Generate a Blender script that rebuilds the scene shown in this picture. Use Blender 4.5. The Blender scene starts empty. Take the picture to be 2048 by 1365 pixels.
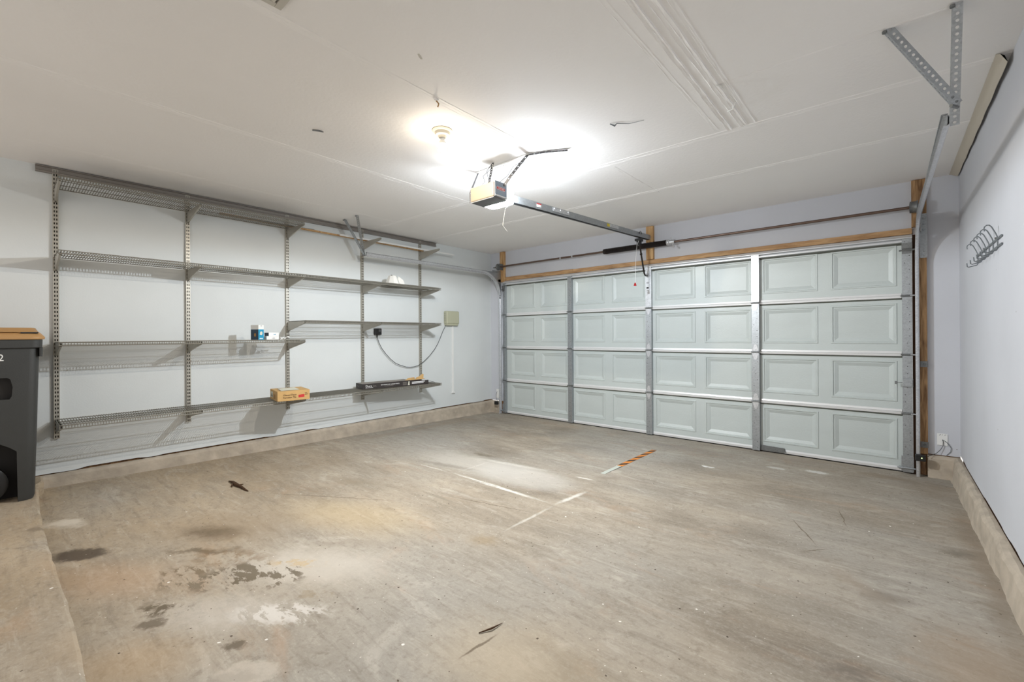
import bpy, bmesh, math, random
from mathutils import Vector, Matrix
random.seed(7)
C = bpy.context.scene.collection
SC = bpy.context.scene
V = Vector

# ------------------------------------------------------------------ camera
YAW, ROLL = 0.709467, -0.0065241
cam_d = bpy.data.cameras.new('camera')
cam_d.sensor_width = 36.0
cam_d.lens = 15.391
cam_d.shift_y = -0.00544
cam_d.clip_start = 0.02
cam = bpy.data.objects.new('camera', cam_d); C.objects.link(cam)
f = V((-math.sin(YAW), math.cos(YAW), 0)); r = V((math.cos(YAW), math.sin(YAW), 0)); u = V((0, 0, 1))
r2 = r * math.cos(ROLL) + u * math.sin(ROLL); u2 = -r * math.sin(ROLL) + u * math.cos(ROLL)
M = Matrix((r2, u2, -f)).transposed().to_4x4(); M.translation = V((0, 0, 1.28))
cam.matrix_world = M
SC.camera = cam

# ------------------------------------------------------------------ world / exposure
w = bpy.data.worlds.new('world'); SC.world = w; w.use_nodes = True
w.node_tree.nodes['Background'].inputs[0].default_value = (1.0, 0.955, 0.91, 1)
w.node_tree.nodes['Background'].inputs[1].default_value = 0.54
vs = SC.view_settings
vs.view_transform = 'Standard'; vs.look = 'None'; vs.gamma = 1.0; vs.use_curve_mapping = False
vs.exposure = 1.02
BULB_W, LENS_W = 85.0, 115.0      # glow of the bulb glass and the opener lens
BULB_SPOT, LENS_SPOT = 34.0, 76.0  # light they throw down into the room

# ------------------------------------------------------------------ materials
def lin(c):
    return tuple(((v/255) / 12.92 if v/255 <= .04045 else ((v/255+.055)/1.055)**2.4) for v in c) + (1,)
def mat(name, rgb, rough=.6, metal=0.0, bump=0.0, bscale=60, var=0.0, vscale=8, emit=None, es=0, stretch=None, spec=None):
    m = bpy.data.materials.new(name); m.use_nodes = True
    nt = m.node_tree; b = nt.nodes['Principled BSDF']; L = nt.links
    b.inputs['Base Color'].default_value = lin(rgb); b.inputs['Roughness'].default_value = rough
    b.inputs['Metallic'].default_value = metal
    if spec is not None: b.inputs['Specular IOR Level'].default_value = spec
    tc = nt.nodes.new('ShaderNodeTexCoord'); mp = nt.nodes.new('ShaderNodeMapping')
    L.new(tc.outputs['Object'], mp.inputs[0])
    if stretch: mp.inputs['Scale'].default_value = stretch
    if var:
        n = nt.nodes.new('ShaderNodeTexNoise'); n.inputs['Scale'].default_value = vscale; n.inputs['Detail'].default_value = 6
        L.new(mp.outputs[0], n.inputs['Vector'])
        cr = nt.nodes.new('ShaderNodeValToRGB')
        c = lin(rgb); lo = [max(0, v*(1-var)) for v in c[:3]]+[1]; hi = [min(1, v*(1+var)) for v in c[:3]]+[1]
        cr.color_ramp.elements[0].position = .3; cr.color_ramp.elements[1].position = .7
        cr.color_ramp.elements[0].color = lo; cr.color_ramp.elements[1].color = hi
        L.new(n.outputs[0], cr.inputs[0]); L.new(cr.outputs[0], b.inputs['Base Color'])
    if bump:
        n = nt.nodes.new('ShaderNodeTexNoise'); n.inputs['Scale'].default_value = bscale; n.inputs['Detail'].default_value = 4
        L.new(mp.outputs[0], n.inputs['Vector'])
        bp = nt.nodes.new('ShaderNodeBump'); bp.inputs['Strength'].default_value = bump; bp.inputs['Distance'].default_value = .004
        L.new(n.outputs[0], bp.inputs['Height']); L.new(bp.outputs[0], b.inputs['Normal'])
    if emit:
        b.inputs['Emission Color'].default_value = emit+(1,); b.inputs['Emission Strength'].default_value = es
    return m

def wall_mat(name, rgb, scuffs=()):
    """Painted drywall: faint roller texture, nail dimples and scattered scuff specks."""
    m = mat(name, rgb, rough=.72, bump=.12, bscale=90, var=.035, vscale=1.6)
    nt = m.node_tree; L = nt.links; b = nt.nodes['Principled BSDF']
    src = b.inputs['Base Color'].links[0].from_socket
    tc = nt.nodes.new('ShaderNodeTexCoord')
    vo = nt.nodes.new('ShaderNodeTexVoronoi'); vo.inputs['Scale'].default_value = 5.0
    L.new(tc.outputs['Object'], vo.inputs['Vector'])
    lt = nt.nodes.new('ShaderNodeMath'); lt.operation = 'LESS_THAN'; lt.inputs[1].default_value = .022
    L.new(vo.outputs['Distance'], lt.inputs[0])
    sx = nt.nodes.new('ShaderNodeSeparateXYZ'); L.new(vo.outputs['Color'], sx.inputs[0])
    g = nt.nodes.new('ShaderNodeMath'); g.operation = 'LESS_THAN'; g.inputs[1].default_value = .45
    L.new(sx.outputs[0], g.inputs[0])
    mu = nt.nodes.new('ShaderNodeMath'); mu.operation = 'MULTIPLY'; L.new(lt.outputs[0], mu.inputs[0]); L.new(g.outputs[0], mu.inputs[1])
    mx = nt.nodes.new('ShaderNodeMix'); mx.data_type = 'RGBA'; mx.inputs[7].default_value = lin((128, 124, 120))
    L.new(mu.outputs[0], mx.inputs[0]); L.new(src, mx.inputs[6]); L.new(mx.outputs[2], b.inputs['Base Color'])
    return m

def galv(name, rgb=(168, 172, 175), rough=.42, metal=.75):
    m = mat(name, rgb, rough=rough, metal=metal, bump=.08, bscale=120)
    nt = m.node_tree; L = nt.links; b = nt.nodes['Principled BSDF']
    tc = nt.nodes.new('ShaderNodeTexCoord'); vo = nt.nodes.new('ShaderNodeTexVoronoi'); vo.inputs['Scale'].default_value = 110
    L.new(tc.outputs['Object'], vo.inputs['Vector'])
    sx = nt.nodes.new('ShaderNodeSeparateXYZ'); L.new(vo.outputs['Color'], sx.inputs[0])
    cr = nt.nodes.new('ShaderNodeValToRGB'); c = lin(rgb)
    cr.color_ramp.elements[0].color = [v*.88 for v in c[:3]]+[1]; cr.color_ramp.elements[1].color = [min(1, v*1.1) for v in c[:3]]+[1]
    L.new(sx.outputs[0], cr.inputs[0]); L.new(cr.outputs[0], b.inputs['Base Color'])
    return m

def wood(name, a, b_, sc=(1, 1, 1)):
    m = mat(name, a, rough=.75, bump=.1)
    nt = m.node_tree; L = nt.links; b = nt.nodes['Principled BSDF']
    tc = nt.nodes.new('ShaderNodeTexCoord'); mp = nt.nodes.new('ShaderNodeMapping'); mp.inputs['Scale'].default_value = sc
    n = nt.nodes.new('ShaderNodeTexNoise'); n.inputs['Scale'].default_value = 9; n.inputs['Detail'].default_value = 7; n.inputs['Distortion'].default_value = .6
    cr = nt.nodes.new('ShaderNodeValToRGB'); cr.color_ramp.elements[0].position = .32; cr.color_ramp.elements[1].position = .66
    cr.color_ramp.elements[0].color = lin(b_); cr.color_ramp.elements[1].color = lin(a)
    L.new(tc.outputs['Object'], mp.inputs[0]); L.new(mp.outputs[0], n.inputs['Vector']); L.new(n.outputs[0], cr.inputs[0]); L.new(cr.outputs[0], b.inputs['Base Color'])
    return m

M_wall = wall_mat('wall_paint_lit', (215, 219, 219))  # shared wall paint, lightened so the left wall looks more brightly lit
M_wallF = wall_mat('wall_paint_dim', (199, 201, 207))  # same paint darkened so the right and front walls look less lit
M_ceil = mat('ceiling_paint', (240, 238, 236), rough=.8, bump=.35, bscale=45, var=.02, vscale=1.2)
M_seam = mat('seam_compound', (242, 240, 238), rough=.8, bump=.3, bscale=30)
M_door = mat('door_steel_paint', (191, 198, 196), rough=.38, bump=.35, bscale=70, var=.02, vscale=3, stretch=(1, 1, 3))
M_galv = galv('galvanised_steel')
M_galv2 = galv('bright_galvanised_steel', (205, 207, 210), rough=.35, metal=.6)
M_zinc = mat('white_zinc_strip', (226, 226, 226), rough=.35, metal=.25, bump=.05)
M_dgalv = galv('dull_steel', (128, 130, 130), rough=.5, metal=.8)
M_shelf = mat('satin_shelf_steel', (132, 129, 120), rough=.45, metal=.3)
M_upr = mat('upright_steel', (176, 172, 162), rough=.42, metal=.45)
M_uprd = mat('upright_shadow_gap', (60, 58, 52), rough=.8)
M_rail = mat('rail_steel', (138, 132, 126), rough=.5, metal=.35, bump=.05)
M_wood = wood('pine_lumber', (204, 168, 120), (168, 124, 76), (4, 4, .6))
M_woodx = wood('pine_header', (190, 154, 112), (150, 112, 74), (.6, 4, 4))
M_wood_dark = wood('aged_jamb_wood', (152, 116, 78), (92, 62, 36), (4, 4, .6))
M_shaft = mat('oiled_steel_shaft', (112, 94, 84), rough=.35, metal=.7)
M_spring = mat('black_spring', (44, 38, 36), rough=.4, metal=.5)
M_black = mat('black_plastic', (24, 24, 25), rough=.45)
M_bin = mat('charcoal_bin_plastic', (56, 57, 56), rough=.48, bump=.15, bscale=140, var=.06, vscale=5)
M_binr = mat('bin_recess_shade', (40, 38, 37), rough=.7)  # darker copy of the bin plastic, shade painted into recesses and lid slot
M_lid = mat('tan_lid_plastic', (176, 136, 88), rough=.42, bump=.1, bscale=120, var=.04)
M_white = mat('white_plastic', (232, 232, 230), rough=.4)
M_cream = mat('cream_cover', (112, 103, 90), rough=.45)
M_ogrey = mat('opener_grey', (132, 144, 156), rough=.45)
M_odark = mat('opener_underside', (104, 108, 112), rough=.6)
M_red = mat('red_plastic', (186, 30, 32), rough=.4)
M_redt = mat('red_ink', (200, 52, 52), rough=.5)
M_beige = mat('controller_beige', (176, 176, 152), rough=.5)
M_card = mat('cardboard', (202, 164, 108), rough=.85, var=.06, vscale=14, bump=.1)
M_cardd = mat('cardboard_inner', (170, 132, 84), rough=.9, var=.08, vscale=12)
M_ink = mat('brown_ink', (84, 58, 34), rough=.8)
M_boxblk = mat('black_carton', (52, 46, 45), rough=.5, var=.1, vscale=12)
M_boxtop = mat('carton_pale_grey', (132, 126, 118), rough=.6, var=.1)  # paler grey for the black carton's top and part of its print
M_wht = mat('white_ink', (238, 238, 236), rough=.6)
M_label = mat('paper_label', (214, 212, 196), rough=.8)
M_blue = mat('turquoise_label', (40, 150, 190), rough=.4)
M_navy = mat('navy_carton', (40, 62, 84), rough=.5)
M_greyc = mat('grey_carton', (122, 122, 122), rough=.6)
M_yel = mat('yellow_sticker', (222, 200, 60), rough=.6)
M_wire = mat('dark_wire', (66, 68, 70), rough=.5)
M_gwire = mat('coated_hook_wire', (108, 114, 118), rough=.4, metal=.3)
M_wwire = mat('white_wire', (225, 225, 220), rough=.6)
M_cap = mat('white_shade_plastic', (236, 234, 228), rough=.5)
M_orange = mat('orange_tape', (214, 132, 52), rough=.7, var=.08, vscale=30)
M_tblack = mat('black_tape_stripe', (58, 46, 34), rough=.7)
M_tback = mat('worn_tape_backing', (186, 190, 180), rough=.8)
M_stick = mat('dead_twig', (74, 50, 28), rough=.9, var=.2, vscale=40)
M_curb = mat('rough_curb_concrete', (178, 166, 150), rough=.92, bump=1.0, bscale=26, var=.16, vscale=9)
M_led = mat('green_led', (170, 255, 90), emit=(.6, 1, .2), es=3)
M_bulb = mat('lit_bulb', (255, 255, 250), emit=(1.0, .88, .72), es=BULB_W)
M_lens = mat('lit_lens', (255, 255, 255), emit=(.86, .93, 1.0), es=LENS_W)
M_porc = mat('porcelain', (228, 220, 200), rough=.35)
M_seal = mat('rubber_seal', (22, 21, 20), rough=.8)
M_vent = mat('vent_paint', (196, 192, 182), rough=.6)

# concrete floor: layered noise plus the stains that lie on it, all in floor coordinates
def floor_mat():
    m = bpy.data.materials.new('stained_concrete'); m.use_nodes = True
    nt = m.node_tree; N = nt.nodes; L = nt.links; b = N['Principled BSDF']; b.inputs['Roughness'].default_value = .78
    b.inputs['Specular IOR Level'].default_value = .3
    tc = N.new('ShaderNodeTexCoord'); P = tc.outputs['Object']
    def noise(sc, det=6, rough=.55, vec=P, dist=0):
        n = N.new('ShaderNodeTexNoise'); n.inputs['Scale'].default_value = sc; n.inputs['Detail'].default_value = det
        n.inputs['Roughness'].default_value = rough; n.inputs['Distortion'].default_value = dist
        L.new(vec, n.inputs['Vector']); return n
    def ramp(s, a, b_, ca=(0, 0, 0, 1), cb=(1, 1, 1, 1)):
        c = N.new('ShaderNodeValToRGB'); c.color_ramp.elements[0].position = a; c.color_ramp.elements[1].position = b_
        c.color_ramp.elements[0].color = ca; c.color_ramp.elements[1].color = cb; L.new(s, c.inputs[0]); return c.outputs[0]
    def math_(op, a, b_=None):
        n = N.new('ShaderNodeMath'); n.operation = op
        for i, x in enumerate((a, b_)):
            if x is None: continue
            if isinstance(x, (int, float)): n.inputs[i].default_value = x
            else: L.new(x, n.inputs[i])
        return n.outputs[0]
    def mix(fac, a, b_, mode='MIX'):
        n = N.new('ShaderNodeMix'); n.data_type = 'RGBA'; n.blend_type = mode
        if isinstance(fac, (int, float)): n.inputs[0].default_value = fac
        else: L.new(fac, n.inputs[0])
        for i, x in ((6, a), (7, b_)):
            if isinstance(x, tuple): n.inputs[i].default_value = x
            else: L.new(x, n.inputs[i])
        return n.outputs[2]
    # stretched coordinates follow the trowel direction
    mp = N.new('ShaderNodeMapping'); mp.inputs['Rotation'].default_value = (0, 0, math.radians(-35)); mp.inputs['Scale'].default_value = (.55, 1.25, 1)
    L.new(P, mp.inputs[0]); Ps = mp.outputs[0]
    col = ramp(noise(1.7, 10, .66, Ps, .4).outputs[0], .32, .68, lin((124, 114, 101)), lin((176, 164, 147)))
    col = mix(ramp(noise(.55, 3, .5).outputs[0], .42, .66), col, lin((162, 157, 148)))
    # tan tone of the left, house-side half
    sx = N.new('ShaderNodeSeparateXYZ'); L.new(P, sx.inputs[0])
    lefty = N.new('ShaderNodeMapRange'); lefty.inputs[1].default_value = -1.2; lefty.inputs[2].default_value = -3.0
    lefty.inputs[3].default_value = 0; lefty.inputs[4].default_value = 1; L.new(sx.outputs[0], lefty.inputs[0])
    nearm = N.new('ShaderNodeMapRange'); nearm.inputs[1].default_value = 3.4; nearm.inputs[2].default_value = .6
    nearm.inputs[3].default_value = 0; nearm.inputs[4].default_value = 1; L.new(sx.outputs[1], nearm.inputs[0])
    tan = math_('MULTIPLY', math_('MULTIPLY', lefty.outputs[0], nearm.outputs[0]), ramp(noise(1.1, 5, .6, Ps).outputs[0], .2, .7))
    col = mix(math_('MULTIPLY', tan, .55), col, lin((196, 168, 128)))
    # streaks, mottling, pepper
    col = mix(math_('MULTIPLY', ramp(noise(5.0, 9, .7, Ps, .8).outputs[0], .52, .78), .6), col, lin((132, 122, 108)))
    col = mix(math_('MULTIPLY', ramp(noise(3.2, 8, .65, Ps, 1.2).outputs[0], .56, .74), .5), col, lin((208, 200, 188)))
    mq = N.new('ShaderNodeMapping'); mq.inputs['Rotation'].default_value = (0, 0, math.radians(-50)); mq.inputs['Scale'].default_value = (.35, 2.2, 1); L.new(P, mq.inputs[0])
    col = mix(math_('MULTIPLY', ramp(noise(9, 10, .75, mq.outputs[0], .6).outputs[0], .50, .66), .42), col, lin((118, 108, 94)))
    col = mix(math_('MULTIPLY', ramp(noise(12, 10, .75, mq.outputs[0], .6).outputs[0], .54, .70), .38), col, lin((206, 198, 185)))
    col = mix(math_('MULTIPLY', ramp(noise(26, 8, .75).outputs[0], .52, .66), .45), col, lin((118, 108, 94)))
    col = mix(math_('MULTIPLY', ramp(noise(70, 6, .8).outputs[0], .5, .66), .22), col, lin((206, 198, 186)))
    rust = math_('MULTIPLY', ramp(noise(2.3, 8, .7, Ps, .8).outputs[0], .56, .74), .28)
    col = mix(rust, col, lin((182, 140, 104)))
    # distorted position for stain outlines
    def warped(scale, amp):
        n = noise(scale, 6, .65)
        s = N.new('ShaderNodeVectorMath'); s.operation = 'SUBTRACT'; L.new(n.outputs['Color'], s.inputs[0]); s.inputs[1].default_value = (.5, .5, .5)
        k = N.new('ShaderNodeVectorMath'); k.operation = 'SCALE'; k.inputs['Scale'].default_value = amp; L.new(s.outputs[0], k.inputs[0])
        a = N.new('ShaderNodeVectorMath'); a.operation = 'ADD'; L.new(P, a.inputs[0]); L.new(k.outputs[0], a.inputs[1]); return a.outputs[0]
    W1 = warped(7, .22); W2 = warped(22, .10); W3 = warped(9, .035)
    def stain(cx, cy, a, b2, ang, rgb, op, soft=.5, wv=None, brk=None):
        nonlocal col
        mpp = N.new('ShaderNodeMapping'); mpp.vector_type = 'TEXTURE'
        mpp.inputs['Location'].default_value = (cx, cy, 0); mpp.inputs['Rotation'].default_value = (0, 0, math.radians(ang)); mpp.inputs['Scale'].default_value = (a, b2, 1000)
        L.new(wv or W1, mpp.inputs[0])
        ln = N.new('ShaderNodeVectorMath'); ln.operation = 'LENGTH'; L.new(mpp.outputs[0], ln.inputs[0])
        mr = N.new('ShaderNodeMapRange'); mr.interpolation_type = 'SMOOTHSTEP'
        mr.inputs[1].default_value = 1; mr.inputs[2].default_value = 1-soft; mr.inputs[3].default_value = 0; mr.inputs[4].default_value = op
        L.new(ln.outputs['Value'], mr.inputs[0]); fac = mr.outputs[0]
        if brk is not None: fac = math_('MULTIPLY', fac, brk)
        col = mix(fac, col, lin(rgb))
    flake = ramp(noise(15, 8, .68, Ps, .25).outputs[0], .49, .53)
    flake3 = ramp(noise(16, 8, .75, P, .6).outputs[0], .36, .52, (.35, .35, .35, 1), (1, 1, 1, 1))
    flake2 = ramp(noise(11, 8, .68, P, .3).outputs[0], .47, .55)
    # broad tinted areas
    stain(-3.15, .95, .75, .45, 40, (150, 126, 94), .40, .9)
    stain(-2.75, 1.55, .8, .35, 20, (202, 178, 136), .40, .9, W2)
    stain(-2.9, .35, .5, .25, 30, (192, 158, 124), .40, .9, W2)
    stain(-2.1, .30, .35, .22, 40, (188, 156, 114), .35, .9, W2)
    stain(-2.3, 1.05, .6, .3, 40, (206, 198, 186), .7, .8)
    stain(-2.2, .62, .45, .2, 40, (206, 199, 189), .45, .8, W2)
    stain(-4.0, .26, .16, .10, 40, (216, 206, 190), .8, .7)
    stain(-3.05, 2.95, .95, .35, 5, (196, 190, 180), .55, .7)
    stain(-2.45, 2.98, .66, .34, 0, (196, 191, 183), .5, .5, W2)
    stain(-1.0, 1.2, .6, .4, 0, (202, 184, 156), .45, .9)
    # oily blotches
    stain(-3.15, .84, .30, .14, 38, (104, 88, 68), .75, .95)
    stain(-2.92, .72, .30, .05, 42, (96, 82, 62), .7, .8)
    stain(-3.37, .27, .17, .10, 44, (86, 74, 62), .92, .45, W2)
    stain(-3.70, .12, .07, .05, 44, (120, 108, 92), .6, .7, W2)
    stain(-2.72, .80, .34, .14, 36, (124, 98, 66), .6, .8, W2, flake2)
    stain(-2.42, .83, .30, .16, 38, (110, 98, 80), .9, .35, W2, flake)
    stain(-2.55, .62, .30, .10, 40, (108, 96, 78), .7, .5, W2, flake)
    stain(-2.72, .60, .16, .07, 40, (116, 100, 78), .8, .5, W2, flake)
    stain(-2.38, 1.02, .20, .06, 40, (196, 168, 122), .6, .6, W2, flake2)
    stain(-2.05, .93, .14, .05, 40, (150, 134, 108), .5, .6, W2, flake2)
    stain(-2.42, .46, .14, .08, 42, (98, 86, 68), .9, .5, W2, flake2)
    stain(-2.33, .40, .07, .045, 42, (104, 92, 76), .8, .5, W2)
    stain(-1.92, .58, .06, .035, 42, (98, 86, 70), .8, .6, W2)
    stain(-1.74, .53, .11, .045, 45, (112, 102, 90), .75, .6, W2)
    stain(-1.73, .56, .14, .075, 45, (208, 198, 184), .5, .4, W2)
    stain(-2.0, .78, .28, .10, 40, (218, 212, 204), .75, .6, W2, flake)
    stain(-3.4, 1.9, .5, .12, 15, (140, 130, 112), .45, .9)
    stain(-3.2, 2.75, .45, .06, 12, (128, 120, 108), .55, .8, W2)
    stain(-2.6, 4.3, .5, .10, 5, (134, 128, 120), .5, .9)
    stain(-3.2, 3.25, .16, .05, 5, (112, 104, 88), .7, .7, W2)
    stain(-1.85, 3.42, .16, .06, 35, (138, 126, 112), .6, .8, W2)
    stain(-1.83, 1.86, .14, .10, 30, (150, 128, 94), .45, .9, W2)
    stain(-2.6, 2.15, .30, .025, 0, (134, 126, 112), .5, .8, W3)
    stain(-.02, 2.66, .14, .10, 40, (118, 110, 100), .6, .9)
    stain(-.12, 2.72, .30, .08, 130, (146, 132, 116), .45, .9)
    stain(-.12, 1.97, .11, .06, 40, (112, 102, 92), .7, .9)
    stain(.30, 3.50, .14, .10, 40, (112, 104, 92), .7, .9, W2)
    stain(-.05, 5.1, .35, .12, 0, (132, 116, 98), .55, .9)
    stain(-.5, 4.85, .12, .05, 0, (216, 214, 208), .7, .5, W2)
    stain(-.8, 4.75, .10, .05, 0, (210, 208, 202), .6, .5, W2)
    stain(-1.3, 4.36, .07, .025, 0, (232, 230, 226), .9, .4, W2)
    stain(-1.9, 4.95, .6, .15, 0, (140, 134, 128), .5, .9)
    stain(-.75, 5.2, .7, .12, 0, (144, 136, 126), .5, .9)
    stain(-4.0, 4.9, .6, .25, 0, (150, 142, 132), .5, .9)
    stain(-4.8, 3.5, .12, 1.6, 0, (150, 136, 118), .5, .9)
    stain(.38, 3.4, .09, 1.6, 0, (134, 120, 104), .6, .9)
    stain(.25, 4.9, .25, .4, 0, (132, 118, 102), .55, .9)
    stain(.25, 2.3, .25, .5, 0, (158, 136, 112), .5, .9)
    # scraped white outline of a removed mat
    for (x0, y0, x1, y1, wd, op) in ((-3.05, 2.63, -1.84, 2.60, .030, .95), (-3.48, 2.60, -3.0, 2.62, .014, .6), (-2.95, 2.63, -2.98, 3.2, .014, .35),
                                 (-1.84, 2.58, -1.81, 3.03, .030, .75), (-1.83, 2.62, -1.82, 1.98, .018, .45), (-2.1, 3.27, -1.9, 3.29, .022, .85),
                                 (-3.2, 3.12, -2.3, 3.25, .05, .45)):
        stain((x0+x1)/2, (y0+y1)/2, math.hypot(x1-x0, y1-y0)/2*1.06, wd, math.degrees(math.atan2(y1-y0, x1-x0)), (222, 217, 208), op, .75, W3, flake3)
    # hairline cracks
    for (x0, y0, x1, y1, wd) in ((-1.80, 2.4, -2.6, 2.2, .006), (-2.3, 2.62, -2.95, 2.60, .005), (-.52, 3.5, -.3, 3.05, .006), (-.4, 2.92, -.25, 3.1, .005),
                                 (-3.78, 1.24, -2.6, 2.0, .006), (-1.22, 1.08, -1.2, 1.32, .008), (-.28, 3.9, -.2, 3.5, .005)):
        stain((x0+x1)/2, (y0+y1)/2, math.hypot(x1-x0, y1-y0)/2, wd, math.degrees(math.atan2(y1-y0, x1-x0)), (98, 84, 66), .75, .6, W3)
    # chips and crumbs
    for sc, thr, rgb, keep in ((9, .05, (232, 228, 220), .22), (14, .07, (74, 62, 50), .14), (30, .10, (92, 80, 66), .16), (34, .09, (222, 216, 206), .12)):
        vo = N.new('ShaderNodeTexVoronoi'); vo.inputs['Scale'].default_value = sc; L.new(W3, vo.inputs['Vector'])
        s2 = N.new('ShaderNodeSeparateXYZ'); L.new(vo.outputs['Color'], s2.inputs[0])
        f_ = math_('MULTIPLY', math_('LESS_THAN', vo.outputs['Distance'], thr), math_('LESS_THAN', s2.outputs[0], keep))
        col = mix(f_, col, lin(rgb))
    L.new(col, b.inputs['Base Color'])
    bp = N.new('ShaderNodeBump'); bp.inputs['Strength'].default_value = .25; bp.inputs['Distance'].default_value = .004
    L.new(noise(24, 6, .7).outputs[0], bp.inputs['Height']); L.new(bp.outputs[0], b.inputs['Normal'])
    return m
M_floor = floor_mat()

# ------------------------------------------------------------------ geometry helpers
class MB:
    def __init__(s): s.v = []; s.f = []; s.m = []
    def add(s, vs_, fs, mi=0):
        o = len(s.v); s.v += [tuple(p) for p in vs_]; s.f += [tuple(i+o for i in q) for q in fs]; s.m += [mi]*len(fs); return s
    def box(s, x0, x1, y0, y1, z0, z1, mi=0):
        return s.add([(x0, y0, z0), (x1, y0, z0), (x1, y1, z0), (x0, y1, z0), (x0, y0, z1), (x1, y0, z1), (x1, y1, z1), (x0, y1, z1)],
                     [(0, 3, 2, 1), (4, 5, 6, 7), (0, 1, 5, 4), (1, 2, 6, 5), (2, 3, 7, 6), (3, 0, 4, 7)], mi)
    def bar(s, a, b, wx, wy, up=(0, 0, 1), mi=0):
        a = V(a); b = V(b); d = (b-a).normalized(); up = V(up)
        if abs(d.dot(up)) > .98: up = V((0, 1, 0))
        x = d.cross(up).normalized(); y = x.cross(d).normalized()
        p = []
        for e in (a, b):
            for sx, sy in ((-1, -1), (1, -1), (1, 1), (-1, 1)): p.append(e + x*sx*wx/2 + y*sy*wy/2)
        return s.add(p, [(3, 2, 1, 0), (4, 5, 6, 7), (0, 1, 5, 4), (1, 2, 6, 5), (2, 3, 7, 6), (3, 0, 4, 7)], mi)
    def tube(s, pts, rad, n=8, mi=0):
        pts = [V(p) for p in pts]; rs = rad if isinstance(rad, (list, tuple)) else [rad]*len(pts)
        o = []; ref = None
        for i, p in enumerate(pts):
            d = (pts[min(i+1, len(pts)-1)] - pts[max(i-1, 0)]).normalized()
            if ref is None: ref = V((0, 0, 1)) if abs(d.z) < .9 else V((1, 0, 0))
            x = d.cross(ref).normalized(); y = x.cross(d).normalized(); ref = y
            for k in range(n):
                a = 2*math.pi*k/n; o.append(p + (x*math.cos(a)+y*math.sin(a))*rs[i])
        fs = []
        for i in range(len(pts)-1):
            for k in range(n): fs.append((i*n+k, (i+1)*n+k, (i+1)*n+(k+1) % n, i*n+(k+1) % n))
        fs.append(tuple(range(n))); fs.append(tuple(reversed(range((len(pts)-1)*n, len(pts)*n))))
        return s.add(o, fs, mi)
    def lathe(s, prof, c, axis=(0, 0, 1), n=24, mi=0, squash=None):
        """prof = [(radius, distance along axis)]"""
        ax = V(axis).normalized(); ref = V((0, 0, 1)) if abs(ax.z) < .9 else V((1, 0, 0))
        x = ax.cross(ref).normalized(); y = ax.cross(x); c = V(c); o = []
        for rr, h in prof:
            for k in range(n):
                a = 2*math.pi*k/n; sq = squash or (1, 1)
                o.append(c + ax*h + x*math.cos(a)*rr*sq[0] + y*math.sin(a)*rr*sq[1])
        fs = [(i*n+k, i*n+(k+1) % n, (i+1)*n+(k+1) % n, (i+1)*n+k) for i in range(len(prof)-1) for k in range(n)]
        fs.append(tuple(reversed(range(n)))); fs.append(tuple(range((len(prof)-1)*n, len(prof)*n)))
        return s.add(o, fs, mi)
    def prism(s, poly, org, ux, uy, depth, mi=0):
        """polygon in the plane (ux, uy) pushed along ux x uy by depth"""
        org = V(org); ux = V(ux); uy = V(uy); nn = ux.cross(uy).normalized()*depth; n = len(poly)
        a = [org+ux*p[0]+uy*p[1] for p in poly]; b = [p+nn for p in a]
        fs = [tuple(reversed(range(n))), tuple(range(n, 2*n))]+[(k, (k+1) % n, (k+1) % n+n, k+n) for k in range(n)]
        return s.add(a+b, fs, mi)
    def sweep(s, prof, pts, side, mi=0):
        """closed profile (a along 'side', b along the in-plane normal) swept along pts"""
        pts = [V(p) for p in pts]; side = V(side); n = len(prof); o = []
        for i, p in enumerate(pts):
            d = (pts[min(i+1, len(pts)-1)] - pts[max(i-1, 0)]).normalized(); nn = side.cross(d).normalized()
            for a, b in prof: o.append(p+side*a+nn*b)
        fs = [(i*n+k, i*n+(k+1) % n, (i+1)*n+(k+1) % n, (i+1)*n+k) for i in range(len(pts)-1) for k in range(n)]
        fs.append(tuple(reversed(range(n)))); fs.append(tuple(range((len(pts)-1)*n, len(pts)*n)))
        return s.add(o, fs, mi)
    def perf(s, a, b, wdir, width, pitch=.0254, rad=.0055, th=.002, mi=0):
        """flat strip from a to b with a row of round holes; wdir = width direction from the line a-b"""
        a = V(a); b = V(b); d = (b-a).normalized(); wd = (V(wdir)-d*V(wdir).dot(d)).normalized(); nn = d.cross(wd).normalized()*th
        Ln = (b-a).length; k = max(1, int(Ln/pitch)); p = Ln/k
        for i in range(k):
            c = a+d*(p*(i+.5))+wd*(width/2)
            outer = []; inner = []
            for j in range(8):
                an = math.pi/4*j; cx, cy = math.cos(an), math.sin(an)
                inner.append(c+d*cx*rad+wd*cy*rad)
                q = max(abs(cx), abs(cy)); outer.append(c+d*(cx/q)*(p/2)+wd*(cy/q)*(width/2))
            vs_ = outer+inner+[x+nn for x in outer]+[x+nn for x in inner]; fs = []
            for j in range(8):
                j2 = (j+1) % 8
                fs += [(j, j2, 8+j2, 8+j), (16+j, 24+j, 24+j2, 16+j2), (8+j, 8+j2, 24+j2, 24+j)]
                if j in (1, 2, 5, 6): fs.append((j, 16+j, 16+j2, j2))
            s.add(vs_, fs, mi)
        return s
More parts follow.
